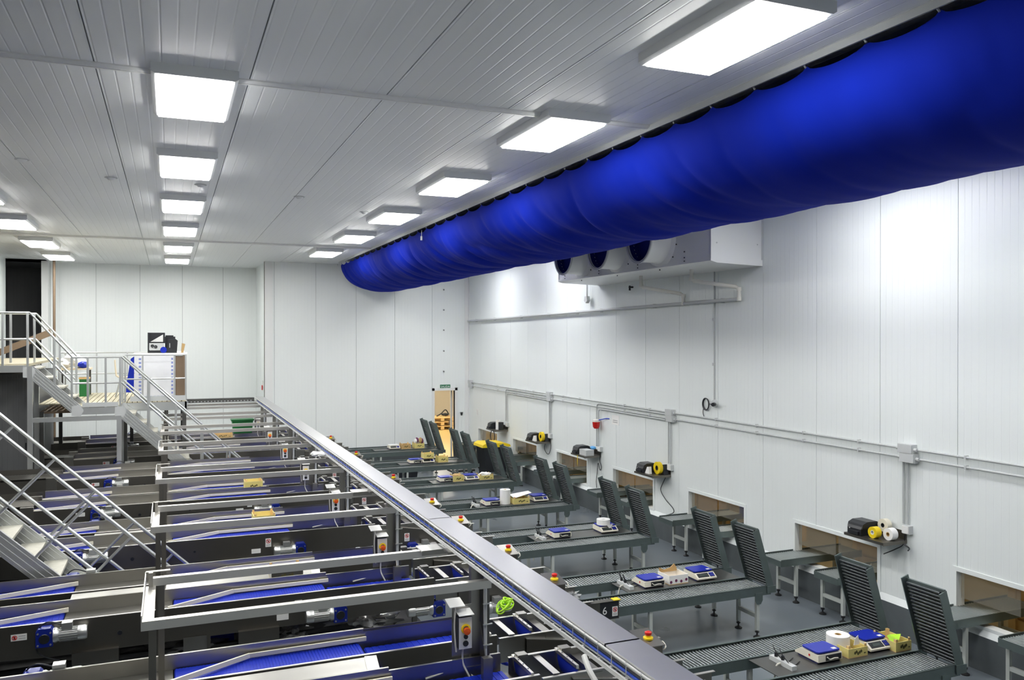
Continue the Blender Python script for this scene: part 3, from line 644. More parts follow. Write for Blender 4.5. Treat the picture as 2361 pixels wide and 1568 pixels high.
def crate(x, y, z, wx, wy, h, label, m='crate', posts=True, mark=True):
    t = thing('fruit_crate', label, 'crate', (x, y, z), 'small fruit crates')
    x0, x1, y0, y1 = x-wx/2, x+wx/2, y-wy/2, y+wy/2; th = .008
    B('base', 'wood', t, (x0, x1, y0, y1, z, z+.008))
    fr = B('front_board', m, t, (x0, x1, y0, y0+th, z+.008, z+h)); B('rear_board', m, t, (x0, x1, y1-th, y1, z+.008, z+h))
    B('side_board', m, t, (x0, x0+th, y0+th, y1-th, z+.008, z+h)); B('side_board', m, t, (x1-th, x1, y0+th, y1-th, z+.008, z+h))
    if posts:
        for a, sx in ((x0+th, 1), (x1-th, -1)):
            for b, sy in ((y0+th, 1), (y1-th, -1)): MB().prism([(a, b), (a+sx*.03, b), (a, b+sy*.03)], 'z', z+.008, z+h+.03).build('corner_post', 'wood', t)
    if mark:
        q = MB()
        for k in range(5): u = x-wx*.16+k*wx*.08; v = z+h*.5+.012*math.sin(k*2.1); q.prism([(u-.012, v-.012), (u+.01, v-.016), (u+.014, v+.004), (u, v+.018), (u-.012, v+.008)], 'y', y0-.001, y0)
        q.box(x+wx*.3, x+wx*.4, y0-.001, y0, z+h*.3, z+h*.42); q.build('print', 'ink', fr)
    return t
def strip(x, y, label):
    t = thing('power_strip', label, 'power strip', (x, y, ZS), 'power strips on the shelves')
    B('body', 'jbox', t, (x-.03, x+.03, y-.17, y+.17, ZS, ZS+.045))
    for k in (-.1, 0, .1): MB().lathe((x, y+k, ZS+.045), [(.022, 0), (.022, .004), (.018, .004), (.018, .001)], 10).build('outlet', 'label', t)
    for k in (0, .1):
        MB().cyl((x, y+k, ZS+.045), (x, y+k, ZS+.09), .018, 8).build('plug', 'black', t)
        MB().tube(smooth_path([(x, y+k, ZS+.09), (x-.04, y+k, ZS+.17), (x-.05, y+k-.06, ZS+.12), (x+.05, y+k-.08, ZS+.01), (x+.2, y+k-.02, ZS+.01)]), .005, 5).build('cord', 'black', t)
    MB().tube(smooth_path([(x-.03, y, ZS+.02), (x-.08, y, ZS+.0), (x-.12, y-.02, ZS-.12), (x-.13, y-.02, ZS-.35)]), .009, 6).build('lead', 'cable', t)
def Y_(i, f=.70): return RY(i) + f
scale(6.22, Y_(0, .72), True, 'weighing scale turned away on the nearest shelf, beside the power strip')
crate(6.60, Y_(0, .72), ZS, .26, .32, .095, 'yellow crate holding a paper roll between the two nearest scales')
roll('paper_roll', 'white paper roll lying in the crate between the two nearest scales', (6.56, Y_(0, .80), ZS+.10), .12, .035, .13, 'z', 'paper', 'card')
tag(MB().prism([(6.60, ZS+.1), (6.68, ZS+.1), (6.66, ZS+.2), (6.62, ZS+.17)], 'y', Y_(0, .62), Y_(0, .624)).build('label_strip', 'paper', None, origin=(6.64, Y_(0, .62), ZS+.1)), 'torn white label strip sticking out of the nearest crate', 'label')
scale(6.94, Y_(0, .74), False, 'weighing scale facing the camera on the nearest shelf, blue platter')
crate(7.17, Y_(0, .66), ZS, .22, .32, .10, 'yellow crate with green leaves beside the nearest roller flap')
t = thing('green_wrapper', 'bright green wrapper in the crate beside the nearest flap', 'wrapper', (7.17, Y_(0, .62), ZS+.08)); MB().add([(7.08, Y_(0, .56), ZS+.06), (7.17, Y_(0, .56), ZS+.1), (7.26, Y_(0, .62), ZS+.13), (7.2, Y_(0, .72), ZS+.1), (7.1, Y_(0, .66), ZS+.12)], [(0,1,4),(1,2,3),(1,3,4)]).build('leaf', 'lime', t)
strip(5.74, Y_(0, .70), 'grey power strip with black plugs, nearest shelf')
scale(5.93, Y_(1, .70), True, 'weighing scale turned away on the second shelf, beside the power strip')
bx = crate(6.32, Y_(1, .70), ZS, .30, .28, .12, 'printed cardboard fruit box between the scales of the second row', 'paper', False, False)
for k in range(4): MB().lathe((6.2+.08*k, Y_(1, .70)-.142, ZS+.035+.015*(k % 2)), [(0, 0), (.02, 0), (.02, .001), (0, .001)], 8, 'y').build('cherry_print', 'purple', bx)
MB().prism([(6.18, ZS+.1), (6.18, ZS+.17), (6.26, ZS+.13), (6.36, ZS+.15), (6.42, ZS+.2), (6.46, ZS+.14), (6.46, ZS+.1)], 'y', Y_(1, .82), Y_(1, .83)).build('flap', 'card', bx)
scale(6.76, Y_(1, .70), False, 'weighing scale facing the camera at the right end of the second shelf')
strip(5.60, Y_(1, .74), 'grey power strip with black plugs, second shelf')
scale(5.98, Y_(2, .72), True, 'weighing scale turned away on the third shelf')
scale(6.88, Y_(2, .74), False, 'weighing scale carrying a white tape roll on the third shelf')
roll('paper_roll', 'white paper roll lying on a blue scale platter in the third row', (6.84, Y_(2, .74), ZS+.12+.045), .115, .045, .09, 'z', 'paper', 'label')
MB().prism([(6.84, ZS+.13), (6.95, ZS+.13), (6.90, ZS+.05)], 'y', Y_(2, .615), Y_(2, .618)).build('loose_end', 'paper', bpy.data.objects['paper_roll.%03d' % 2] if 'paper_roll.002' in bpy.data.objects else None)
strip(5.64, Y_(2, .70), 'grey power strip with black plugs, third shelf')
scale(5.86, Y_(3, .72), True, 'weighing scale turned away on the fourth shelf')
roll('paper_roll', 'large upright white paper roll on the fourth shelf', (6.17, Y_(3, .70), ZS+.14), .105, .03, .28, 'z', 'paper', 'card')
crate(6.46, Y_(3, .68), ZS, .34, .30, .11, 'yellow crate with papers laid across it, fourth shelf')
t = thing('paper_sheets', 'white paper sheets lying over the crate in the fourth row', 'paper', (6.5, Y_(3, .68), ZS+.14)); MB().add([(6.3, Y_(3, .55), ZS+.115), (6.7, Y_(3, .6), ZS+.19), (6.72, Y_(3, .82), ZS+.19), (6.32, Y_(3, .85), ZS+.14), (6.3, Y_(3, .55), ZS+.12), (6.7, Y_(3, .6), ZS+.195), (6.72, Y_(3, .82), ZS+.195), (6.32, Y_(3, .85), ZS+.145)], [(0,1,2,3),(7,6,5,4),(0,4,5,1),(1,5,6,2),(2,6,7,3),(3,7,4,0)]).build('sheet', 'paper', t)
scale(6.90, Y_(3, .72), False, 'weighing scale facing the camera on the fourth shelf')
strip(5.55, Y_(3, .72), 'grey power strip with black plugs, fourth shelf')
scale(5.84, Y_(4, .74), True, 'weighing scale turned away on the fifth shelf')
crate(6.12, Y_(4, .70), ZS, .26, .28, .12, 'yellow crate filled with orange-brown card, fifth shelf'); 
t = thing('card_inserts', 'brown card inserts in a crate on the fifth shelf', 'card', (6.12, Y_(4, .7), ZS+.1)); blob((6.12, Y_(4, .7), ZS+.11), (.1, .11, .05), 8).build('sheet', 'card', t)
scale(6.46, Y_(4, .72), False, 'weighing scale facing the camera on the fifth shelf')
crate(6.80, Y_(4, .68), ZS, .34, .28, .10, 'yellow crate full of white paper at the right end of the fifth shelf')
t = thing('crumpled_paper', 'crumpled white paper in the crate at the end of the fifth shelf', 'paper', (6.8, Y_(4, .68), ZS+.1)); blob((6.8, Y_(4, .68), ZS+.105), (.14, .11, .045), 2, amp=.5).build('sheet', 'paper', t)
scale(5.94, Y_(5, .78), True, 'weighing scale turned away on the sixth shelf')
scale(6.28, Y_(5, .76), False, 'weighing scale with a yellow crate on top, sixth shelf')
crate(6.28, Y_(5, .72), ZS+.121, .28, .26, .13, 'yellow crate standing on a scale in the sixth row')
crate(6.68, Y_(5, .74), ZS, .27, .28, .14, 'yellow crate with orange card alone on the sixth shelf')
scale(6.12, Y_(6, .80), False, 'pale weighing scale on the farthest shelf', True)
crate(6.46, Y_(6, .78), ZS, .28, .28, .13, 'brown-sided yellow crate on the farthest shelf', 'card')
crate(6.86, Y_(6, .76), ZS, .30, .28, .14, 'yellow crate heaped with printed boxes on the farthest shelf')
t = thing('punnet_heap', 'heap of white and purple printed punnets in the farthest crate', 'punnets', (6.86, Y_(6, .76), ZS+.14))
for k in range(5): blob((6.76+.05*k, Y_(6, .7+.03*(k % 3)), ZS+.2+.03*(k % 2)), (.05, .07, .08), k).build('punnet', ('paper', 'purple', 'paper', 'card', 'purple')[k], t)

# yellow lidded waste bin, grey bin near the far wall
t = thing('waste_bin', 'black wheeled waste bin with bright yellow lid beside the farthest shelf', 'bin', (8.3, 21.5, 0))
MB().prism([(8.03, .12), (8.57, .12), (8.67, .95), (7.93, .95)], 'y', 21.2, 21.8).build('body', 'black', t)
MB().prism([(7.87, .95), (8.71, .95), (8.69, 1.01), (8.55, 1.05), (8.0, 1.07), (7.89, 1.02)], 'y', 21.14, 21.86).build('lid', 'yellow', t)
for y in (21.25, 21.75): MB().cyl((8.57, y-.03, .1), (8.57, y+.03, .1), .1, 14).build('wheel', 'rubber', t)
t = thing('grey_cart', 'dark grey tilted cart with black tubes near the back door', 'cart', (7.7, 22.7, 0)); MB().prism([(7.5, .2), (8.0, .2), (8.15, .8), (7.45, .95)], 'y', 22.4, 22.44).build('panel', 'darksteel', t); MB().tube([(7.4, 22.4, .3), (7.9, 22.5, .75)], .03, 8).build('tube', 'black', t); MB().tube([(7.3, 22.5, .25), (7.9, 22.5, .3)], .03, 8).build('tube', 'black', t); B('base', 'darksteel', t, (7.4, 8.1, 22.35, 22.8, .12, .18)); 
for x in (7.5, 8.0): MB().cyl((x, 22.4, .06), (x, 22.46, .06), .06, 10).build('wheel', 'rubber', t)
t = thing('black_tub', 'flat black tub leaning under the farthest roller table', 'tub', (6.1, 22.6, 0)); MB().prism([(5.85, .02), (6.45, .02), (6.52, .5), (5.8, .45)], 'y', 22.6, 22.66).build('panel', 'black', t); B('rim', 'black', t, (5.78, 6.54, 22.58, 22.68, .47, .50))

# ================================================================== SORTING CONVEYORS (left half)
def belt_mesh(x0, x1, y0, y1, z, pitch=.026):
    q = MB(); th = .03
    q.box(x0+th, x1-th, y0, y1, z-.035, z-.004)
    for xe, s in ((x0+th, -1), (x1-th, 1)):
        n = 8; q.prism([(xe, z-.004)] + [(xe+s*.02*math.sin(PI*k/n), z-.0195+.0155*math.cos(PI*k/n)) for k in range(n+1)], 'y', y0, y1)
    x = x0+.02
    while x < x1-.025:
        q.box(x, x+pitch*.62, y0+.002, y1-.002, z-.006, z); x += pitch
    return q
def gearmotor(par, x, y, z, s, lead=True):
    """gearbox at x, motor lying along X towards s*"""
    g = MB().prism([(x-.07, z-.085), (x+.07, z-.085), (x+.07, z+.06), (x+.05, z+.085), (x-.05, z+.085), (x-.07, z+.06)], 'y', y-.11, y).build('gearbox', 'bluegear', par)
    MB().lathe((x, y-.11, z-.01), [(0, -.006), (.042, -.006), (.046, 0)], 16, 'y').build('shaft_cover', 'black', g)
    for dx in (-.052, .052):
        for dz in (-.065, .045): MB().cyl((x+dx, y-.118, z+dz), (x+dx, y-.11, z+dz), .009, 6).build('bolt', 'motor', g)
    def P(h): return x + s*(.07+h)
    q = MB(); q.lathe((x, y-.055, z), [(.0, s*.07), (.07, s*.07), (.072, s*.09), (.058, s*.115)], 20, 'x'); q.build('flange', 'motor', g, True)
    q = MB(); prof = []
    nf = 20; q.cyl((P(.045), y-.055, z), (P(.21), y-.055, z), .055, 16)
    for k in range(nf):
        a = 2*PI*k/nf; c_, s_ = math.cos(a), math.sin(a)
        q.obox((P(.05), y-.055+c_*.06, z+s_*.06), (P(.205), y-.055+c_*.06, z+s_*.06), .004, .012, up=(0, c_, s_))
    q.build('motor_body', 'motor', g)
    MB().lathe((x, y-.055, z), [(.066, s*.275), (.068, s*.29), (.068, s*.335), (.06, s*.352), (.0, s*.355)], 20, 'x').build('fan_cover', 'motor', g, True)
    B('terminal_box', 'motor', g, (min(P(.07), P(.16)), max(P(.07), P(.16)), y-.1, y-.01, z+.055, z+.115))
    if lead:
        MB().tube(smooth_path([(P(.07), y-.05, z+.09), (P(-.05), y-.06, z+.13), (P(-.13), y-.05, z+.05), (P(-.13), y-.04, z-.15), (P(.05), y-.04, z-.25)]), .007, 6).build('lead', 'black', g)
    return g
def sticker(par, x, y, z, horiz=False):
    wd, ht = (.13, .06) if horiz else (.075, .115)
    p = B('warning_sticker', 'label', par, (x-wd/2, x+wd/2, y-.003, y, z-ht/2, z+ht/2))
    cx_, cz_ = (x-.035, z) if horiz else (x, z+.02); r = .022 if horiz else .029
    MB().lathe((cx_, y-.0045, cz_), [(r, 0), (r, .001), (r*.74, .001), (r*.74, 0)], 20, 'y').build('ring', 'red', p)
    MB().obox((cx_-r*.6, y-.004, cz_+r*.6), (cx_+r*.6, y-.004, cz_-r*.6), .0012, .007, up=(1, 0, 1)).build('slash', 'red', p)
    B('pictogram', 'black', p, (cx_-.008, cx_+.008, y-.0036, y-.003, cz_-.014, cz_+.012))
    for k in range(2):
        if horiz: B('text_line', 'greytext', p, (x+.0, x+.055, y-.0036, y-.003, z+.008-.022*k, z+.014-.022*k))
        else: B('text_line', 'greytext', p, (x-.028, x+.028, y-.0036, y-.003, z-.03-.013*k, z-.024-.013*k))
    return p
Y0 = RY(0)
sv = thing('sorting_conveyor', '', 'conveyor', (.4, Y0+.7, 0), 'double belt sorting conveyors')
ZT = 1.30
for k, yo in enumerate((Y0, Y0+.94)):
    ya, yb = yo, yo+.43
    if k == 0:
        MB().prism([(-1.95, 1.02), (-1.1, .98), (2.1, .98), (2.72, 1.0), (2.72, ZT), (-1.95, ZT)], 'y', ya-.004, ya).build('front_panel', 'steel2', sv)
    else:
        B('inner_panel', 'steel2', sv, (-1.95, 2.72, ya-.004, ya, 1.08, ZT))
    q = MB(); q.box(-1.95, 2.72, ya-.004, ya+.022, ZT, ZT+.006); q.box(-1.95, 2.72, ya+.018, ya+.022, ZT-.03, ZT); q.build('cap_rail', 'bright', sv)
    q = MB(); q.box(-1.95, 1.60, yb-.003, yb, 1.16, ZT+.07); q.box(-1.95, 1.60, yb-.003, yb+.02, ZT+.07, ZT+.075); q.build('guide_wall', 'steel', sv)
    q = MB(); q.box(1.60, 2.55, yb-.003, yb, 1.16, ZT+.045); q.box(1.6, 2.55, yb-.003, yb+.02, ZT+.045, ZT+.05); q.build('guide_wall', 'steel', sv)
    B('bed_plate', 'steel2', sv, (-1.95, 2.72, ya, yb, 1.17, 1.175))
    belt_mesh(-2.0, -.95, ya+.03, yb-.02, 1.262).build('belt', 'belt', sv)
    belt_mesh(.02, 1.57, ya+.03, yb-.02, 1.262).build('belt', 'belt', sv)
    belt_mesh(1.58, 2.55, ya+.05, yb-.06, 1.225, .06).build('transfer_belt', 'belt', sv)
    B('slide_plate', 'steel', sv, (-.95, .02, ya+.024, yb-.004, 1.245, 1.25))
    for a, b, c, d in ((-2.0, -.93, ya+.05, yb-.05), (-.02, .62, ya+.03, yb-.045)):
        MB().obox((a, c, ZT-.005), (b, d, ZT-.005), .02, .04).build('deflector', 'cream', sv)
    MB().obox((.62, yb-.045, ZT-.005), (1.62, yb-.03, ZT-.005), .02, .035).build('deflector', 'cream', sv)
MB().box(-.95, 1.52, Y0+.452, Y0+.915, ZT-.012, ZT-.006).box(-1.95, -.95, Y0+.452, Y0+.72, ZT-.012, ZT-.006).build('middle_table', 'tablesheet', sv)
MB().prism([(1.52, ZT-.15), (1.63, ZT-.15), (1.59, ZT+.015), (1.52, ZT+.015)], 'y', Y0+.46, Y0+.49).build('end_gusset', 'tablesheet', sv); MB().obox((1.50, Y0+.46, ZT), (1.56, Y0+.91, ZT), .1, .004).build('end_flap', 'bright', sv)
B('rear_panel', 'steel2', sv, (-1.95, 2.55, Y0+1.374, Y0+1.378, 1.0, ZT+.07))
# left feed section
B('feed_panel', 'steel2', sv, (-4.15, -1.98, Y0-.02, Y0-.015, .95, 1.34)); B('feed_panel', 'steel2', sv, (-4.15, -1.98, Y0+1.38, Y0+1.385, .95, 1.36)); B('feed_joint', 'steel', sv, (-2.12, -1.94, Y0-.035, Y0+.03, .92, 1.37)); B('feed_joint', 'steel', sv, (-2.12, -1.94, Y0+.92, Y0+.98, .92, 1.37)); B('feed_top', 'steel2', sv, (-4.15, -2.0, Y0+.44, Y0+.93, 1.30, 1.305))
for yo in (Y0, Y0+.94): belt_mesh(-4.15, -2.03, yo+.03, yo+.41, 1.262, .05).build('feed_belt', 'darksteel', sv)
B('under_shade_plate', 'undershade', sv, (-4.1, 2.7, Y0+.05, Y0+1.31, .66, .68)); B('under_shade_screen', 'undershade', sv, (-4.1, 2.7, Y0+1.30, Y0+1.31, .68, 1.0))  # dark sheets added so the gaps below the belts read as shade
# lower frame, legs, hoppers
B('lower_beam', 'steel2', sv, (-1.9, 2.7, Y0+.0, Y0+.04, .62, .68)); B('lower_beam', 'steel2', sv, (-1.9, 2.7, Y0+1.32, Y0+1.36, .62, .68))
for x in (-3.6, -1.7, .35, 2.5):
    for y in (Y0+.02, Y0+1.34): lg = B('leg', 'steel2', sv, (x-.025, x+.025, y-.02, y+.02, .04, 1.18)); MB().lathe((x, y, 0), [(0, 0), (.05, 0), (.05, .012), (.015, .04)], 10).build('foot', 'rubber', lg)
for x in (-.66, .84):
    q = MB(); q.box(x-.2, x+.2, Y0-.06, Y0+.3, .90, 1.0)
    q.add([(x-.2, Y0-.06, .9), (x+.2, Y0-.06, .9), (x+.2, Y0+.3, .9), (x-.2, Y0+.3, .9), (x-.14, Y0-.02, .45), (x+.17, Y0-.02, .45), (x+.17, Y0+.2, .45), (x-.14, Y0+.2, .45)], [(0,1,5,4),(1,2,6,5),(2,3,7,6),(3,0,4,7),(4,5,6,7)])
    q.build('hopper', 'steel2', sv)
B('blue_bin_side', 'bluesheet', sv, (.1, .62, Y0+.3, Y0+.31, .72, .98)); B('small_panel', 'steel', sv, (.12, .34, Y0-.02, Y0-.014, .86, 1.0))
gearmotor(sv, -1.08, Y0-.01, 1.2, 1); gearmotor(sv, -1.0, Y0+1.50, 1.29, 1)
gearmotor(sv, 1.66, Y0-.01, 1.07, -1, False); gearmotor(sv, 2.78, Y0+.1, .95, -1, False)
gearmotor(sv, 1.62, Y0+.93, 1.1, -1, False)
sticker(sv, -1.3, Y0-.004, 1.2, True)
B('name_plate', 'label', sv, (1.02, 1.14, Y0-.007, Y0-.004, 1.05, 1.11)); sticker(sv, 1.24, Y0-.004, 1.18)
MB().cyl((-.45, Y0-.014, 1.13), (-.45, Y0-.004, 1.13), .022, 12).build('port', 'black', sv); MB().cyl((.3, Y0-.012, 1.15), (.3, Y0-.004, 1.15), .016, 10).build('port', 'black', sv)
MB().tube(smooth_path([(1.9, Y0+.42, 1.24), (2.1, Y0+.44, 1.27), (2.25, Y0+.46, 1.3), (2.3, Y0+.43, 1.2), (2.38, Y0+.42, 1.16), (2.4, Y0+.4, 1.1)]), .008, 6).build('white_cable', 'cable', sv)
MB().tube(smooth_path([(-1.8, Y0+.2, .80), (-.5, Y0+.15, .84), (.6, Y0+.2, .80), (2.2, Y0+.15, .85)]), .035, 8).build('cable_bundle', 'black', sv); MB().tube(smooth_path([(-1.8, Y0+.4, .72), (-.5, Y0+.35, .70), (.6, Y0+.4, .74), (2.2, Y0+.35, .7)]), .028, 8).build('cable_bundle', 'black', sv)
# transfer gates under the tray
for k, yo in enumerate((Y0, Y0+.94)):
    B('gate_side', 'steel', sv, (2.74, 3.38, yo-.004, yo, 1.05, 1.27)); B('gate_side', 'steel', sv, (2.62, 3.38, yo+.42, yo+.424, 1.05, 1.30)); B('gate_cap', 'bright', sv, (2.62, 3.38, yo+.41, yo+.44, 1.30, 1.306), (2.74, 3.38, yo-.015, yo+.012, 1.27, 1.276))
    for xo in (2.66, 3.06):
        pl = [(xo+.2*(1-math.cos(a)), 1.30-.30*math.sin(a)) for a in [PI*.5*j/8 for j in range(9)]]
        MB().prism(pl + [(u+.006, v) for u, v in reversed(pl)], 'y', yo+.02, yo+.40).build('blue_deflector', 'bluesheet', sv, True)
        gb = B('gate_bar', 'bright', sv, (xo-.012, xo+.012, yo+.01, yo+.43, 1.295, 1.325)); B('gate_bracket', 'steel', gb, (xo+.01, xo+.1, yo+.33, yo+.41, 1.30, 1.345))
        for yy in (.1, .2, .3, .38): MB().cyl((xo, yo+yy, 1.325), (xo, yo+yy, 1.333), .007, 6).build('bolt', 'motor', gb)
    B('gate_bar', 'bright', sv, (2.84, 2.90, yo+.01, yo+.43, 1.285, 1.29)); B('cross_member', 'steel', sv, (3.2, 3.28, yo-.01, yo+.44, 1.19, 1.25))
rows = [sv] + [dup(sv, (0, DR*i, 0)) for i in range(1, NR)]
for i, o in enumerate(rows): o['label'] = 'stainless double sorting conveyor with blue belts, %s row from the camera' % ORD[i]

# incline chutes and emergency-stop posts to the right of the cable tray
def chute(yo, label):
    t = thing('incline_conveyor', label, 'conveyor', (3.9, yo+.22, 0), 'incline conveyors feeding the roller tables')
    prof = [(3.0, 1.24), (3.5, 1.16), (4.62, .74), (4.62, .52), (3.45, .82), (3.0, .9)]
    for y in (yo-.03, yo+.455): MB().prism(prof, 'y', y, y+.006).build('side_panel', 'steel2', t)
    for y in (yo-.03, yo+.435):
        for (a, b), (c, d) in zip(prof[:2], prof[1:3]): MB().obox((a, y+.013, b), (c, y+.013, d), .026, .006).build('flange', 'bright', t)
    for j in range(2):
        a, b, c, d = (3.0, 1.14, 3.5, 1.06) if j == 0 else (3.5, 1.06, 4.62, .66)
        MB().obox((a, yo+.215, b), (c, yo+.215, d), .43, .02).build('slide_belt', 'darksteel', t)
    for y in (yo-.02, yo+.44): lg = B('leg', 'leg', t, (4.28, 4.33, y, y+.03, .03, .62)); MB().lathe((4.305, y+.015, 0), [(0, 0), (.05, 0), (.05, .012), (.015, .035)], 10).build('foot', 'rubber', lg)
    B('end_guard', 'steel', t, (4.30, 4.66, yo-.06, yo-.054, .56, .82)); B('end_guard_flange', 'bright', t, (4.28, 4.68, yo-.09, yo-.054, .82, .826))
    B('end_guard', 'steel', t, (4.36, 4.72, yo+.49, yo+.496, .6, .84)); B('end_guard_flange', 'bright', t, (4.34, 4.74, yo+.46, yo+.496, .84, .846))
    B('transfer_plate', 'steel2', t, (4.5, 4.66, yo-.0, yo+.45, .655, .66)); B('corner_tag', 'yellow', t, (4.60, 4.66, yo+.0, yo+.05, .661, .672))
    return t
c0 = chute(Y0+.0, 'front'); c1 = chute(Y0+.94, 'rear')
gearmotor(c0, 3.25, Y0-.04, .92, 1, False); sticker(c0, 3.18, Y0-.03, 1.08)
for i in range(NR):
    for c, nm in ((c0, 'front'), (c1, 'rear')):
        o = c if i == 0 else dup(c, (0, DR*i, 0))
        o['label'] = '%s stainless incline conveyor dropping to the roller table, %s row' % (nm, ORD[i])
ep = thing('emergency_stop_post', '', 'emergency stop', (4.42, Y0+.68, 0), 'emergency stop posts by the roller tables')
MB().prism([(Y0+.54, .0), (Y0+.82, .0), (Y0+.82, 1.02), (Y0+.54, .96)], 'x', 4.30, 4.48).build('box', 'steel2', ep)
MB().prism([(Y0+.52, .958), (Y0+.84, 1.022), (Y0+.84, 1.03), (Y0+.52, .966)], 'x', 4.28, 4.50).build('lid', 'steel', ep)
MB().lathe((4.39, Y0+.66, .99), [(.048, 0), (.05, .018), (.03, .02), (.02, .05)], 18).build('base_ring', 'yellow', ep, True); MB().lathe((4.39, Y0+.66, 1.03), [(.0, 0), (.03, 0), (.036, .015), (.034, .03), (.02, .038), (0, .04)], 18).build('mushroom_button', 'red', ep, True)
MB().tube(smooth_path([(4.5, Y0+.56, .9), (4.53, Y0+.56, .93), (4.53, Y0+.62, .96), (4.5, Y0+.62, .92)]), .007, 6).build('wire_handle', 'cable', ep)
MB().tube([(4.56, Y0+.9, .6), (4.56, Y0+.9, .92), (4.52, Y0+.97, .96)], .008, 6).build('sensor_wire', 'label', ep)
EY = [7.07, 9.24, 12.8, 14.4, 17.2, 21.0, 24.6, 10.75]
for i, y in enumerate(EY):
    o = ep if i == 0 else dup(ep, (0, 0, 0))
    o['label'] = 'steel post with red and yellow emergency stop button, %s row' % ORD[i] if i < 7 else 'emergency stop post standing between the second and third rows'
for o, y in zip([ep] + [bpy.data.objects['emergency_stop_post.%03d' % k] for k in range(1, 8)], EY): o.location.y += y - (Y0+.66)
y1_ = RY(1)
t = thing('number_box', 'dark box with white number six at the second row front table', 'box', (4.91, y1_-.08, .56)); B('body', 'steel2', t, (4.62, 5.03, y1_-.09, y1_-.02, .58, .80)); B('lid', 'steel2', t, (4.60, 5.05, y1_-.11, y1_-.01, .80, .806)); B('sign_plate', 'black', t, (4.77, 5.02, y1_-.094, y1_-.09, .59, .795))
put_text('6', .13, 'paper', t, (4.83, y1_-.0955, .69), (PI/2, 0, 0)); sticker(t, 4.97, y1_-.094, .675); B('tag', 'yellow', t, (4.95, 5.04, y1_-.11, y1_-.02, .806, .815))
for i, x, z in ((0, 4.55, .70), (1, 4.62, .72)):
    t = thing('bag_of_parts', 'clear plastic bag left on the %s row transfer plate' % ORD[i], 'bag', (x, RY(i)+.3, z)); blob((x, RY(i)+.52, z), (.16, .11, .07), 4+i, amp=.6).build('bag', 'plastic', t, True)

# overhead rail frames
rf = thing('rail_frame', '', 'rail frame', (1.1, Y0+.36, 1.3), 'overhead stainless rail frames')
ZR = 2.10
B('rail', 'bright', rf, (-.17, 2.24, Y0-.17, Y0-.115, ZR, ZR+.06)); B('rail', 'bright', rf, (-.12, 2.36, Y0+.85, Y0+.905, ZR, ZR+.06))
ec = MB(); ec.box(-.175, -.168, Y0-.17, Y0+.905, ZR, ZR+.1); ec.box(-.168, -.1, Y0-.115, Y0+.85, ZR, ZR+.004); ec.build('end_channel', 'bright', rf); B('end_bracket', 'steel', rf, (-.17, .0, Y0+.86, Y0+.90, ZR+.1, ZR+.108), (-.15, -.12, Y0+.82, Y0+.86, ZR+.0, ZR+.11)); B('bolt_block', 'motor', rf, (-.15, -.11, Y0-.11, Y0-.06, ZR+.005, ZR+.03))
B('post', 'steel2', rf, (-.13, -.085, Y0-.165, Y0-.12, .04, ZR)); B('post', 'steel2', rf, (-.085, -.04, Y0+.855, Y0+.90, 1.3, ZR))
ps = B('post', 'steel', rf, (2.31, 2.385, Y0+.48, Y0+.54, ZT-.02, 2.24)); B('base_plate', 'steel', ps, (2.24, 2.45, Y0+.42, Y0+.60, ZT-.03, ZT-.02)); MB().prism([(Y0+.30, ZT-.03), (Y0+.48, ZT-.03), (Y0+.48, 1.62)], 'x', 2.385, 2.391).build('gusset', 'steel', ps); B('gusset_foot', 'steel', ps, (2.33, 2.41, Y0+.24, Y0+.30, ZT-.12, ZT+.1))
B('end_beam', 'steel2', rf, (2.24, 2.31, Y0-.18, Y0+.91, ZR+.065, ZR+.115)); B('tray_arm', 'steel', rf, (2.1, 2.42, Y0+.44, Y0+.58, 2.215, 2.235))
B('riser_channel', 'darksteel', rf, (2.40, 2.45, Y0+.42, Y0+.54, ZT, 2.22)); 
MB().tube([(2.405, Y0+.40, ZT), (2.405, Y0+.40, 2.2)], .016, 8).build('conduit', 'conduit', rf, True)
for z in (1.45, 1.62, 1.79, 1.96): B('cable_clip', 'motor', rf, (2.38, 2.46, Y0+.375, Y0+.39, z, z+.008))
for i in range(NR):
    o = rf if i == 0 else dup(rf, (0, DR*i, 0)); o['label'] = 'overhead stainless rail frame on posts above the %s sorting conveyor' % ORD[i]
# control boxes on the posts
cb = thing('control_box', '', 'control box', (2.22, Y0+.42, 1.45), 'control boxes on the rail posts')
B('back_plate', 'steel', cb, (2.14, 2.31, Y0+.475, Y0+.48, 1.36, 1.78)); B('body', 'black', cb, (2.17, 2.29, Y0+.40, Y0+.475, 1.45, 1.70)); B('panel', 'label', cb, (2.175, 2.285, Y0+.392, Y0+.40, 1.445, 1.70))
MB().prism([(Y0+.36, 1.725), (Y0+.48, 1.745), (Y0+.48, 1.75), (Y0+.36, 1.73)], 'x', 2.165, 2.295).build('hood', 'paper', cb); MB().prism([(Y0+.40, 1.79), (Y0+.54, 1.82), (Y0+.54, 1.826), (Y0+.40, 1.796)], 'x', 2.10, 2.23).build('upper_hood', 'paper', cb)
MB().lathe((2.23, Y0+.392, 1.61), [(.04, 0), (.04, -.012), (.026, -.014)], 18, 'y').build('button_ring', 'yellow', cb, True); MB().lathe((2.23, Y0+.38, 1.60), [(.024, 0), (.03, -.02), (.028, -.035), (0, -.04)], 16, 'y').build('stop_button', 'orange', cb, True); MB().lathe((2.23, Y0+.392, 1.545), [(.018, 0), (.018, -.014), (0, -.014)], 12, 'y').build('knob', 'black', cb, True); MB().lathe((2.23, Y0+.392, 1.49), [(.024, 0), (.024, -.008), (0, -.008)], 14, 'y').build('selector', 'black', cb, True)
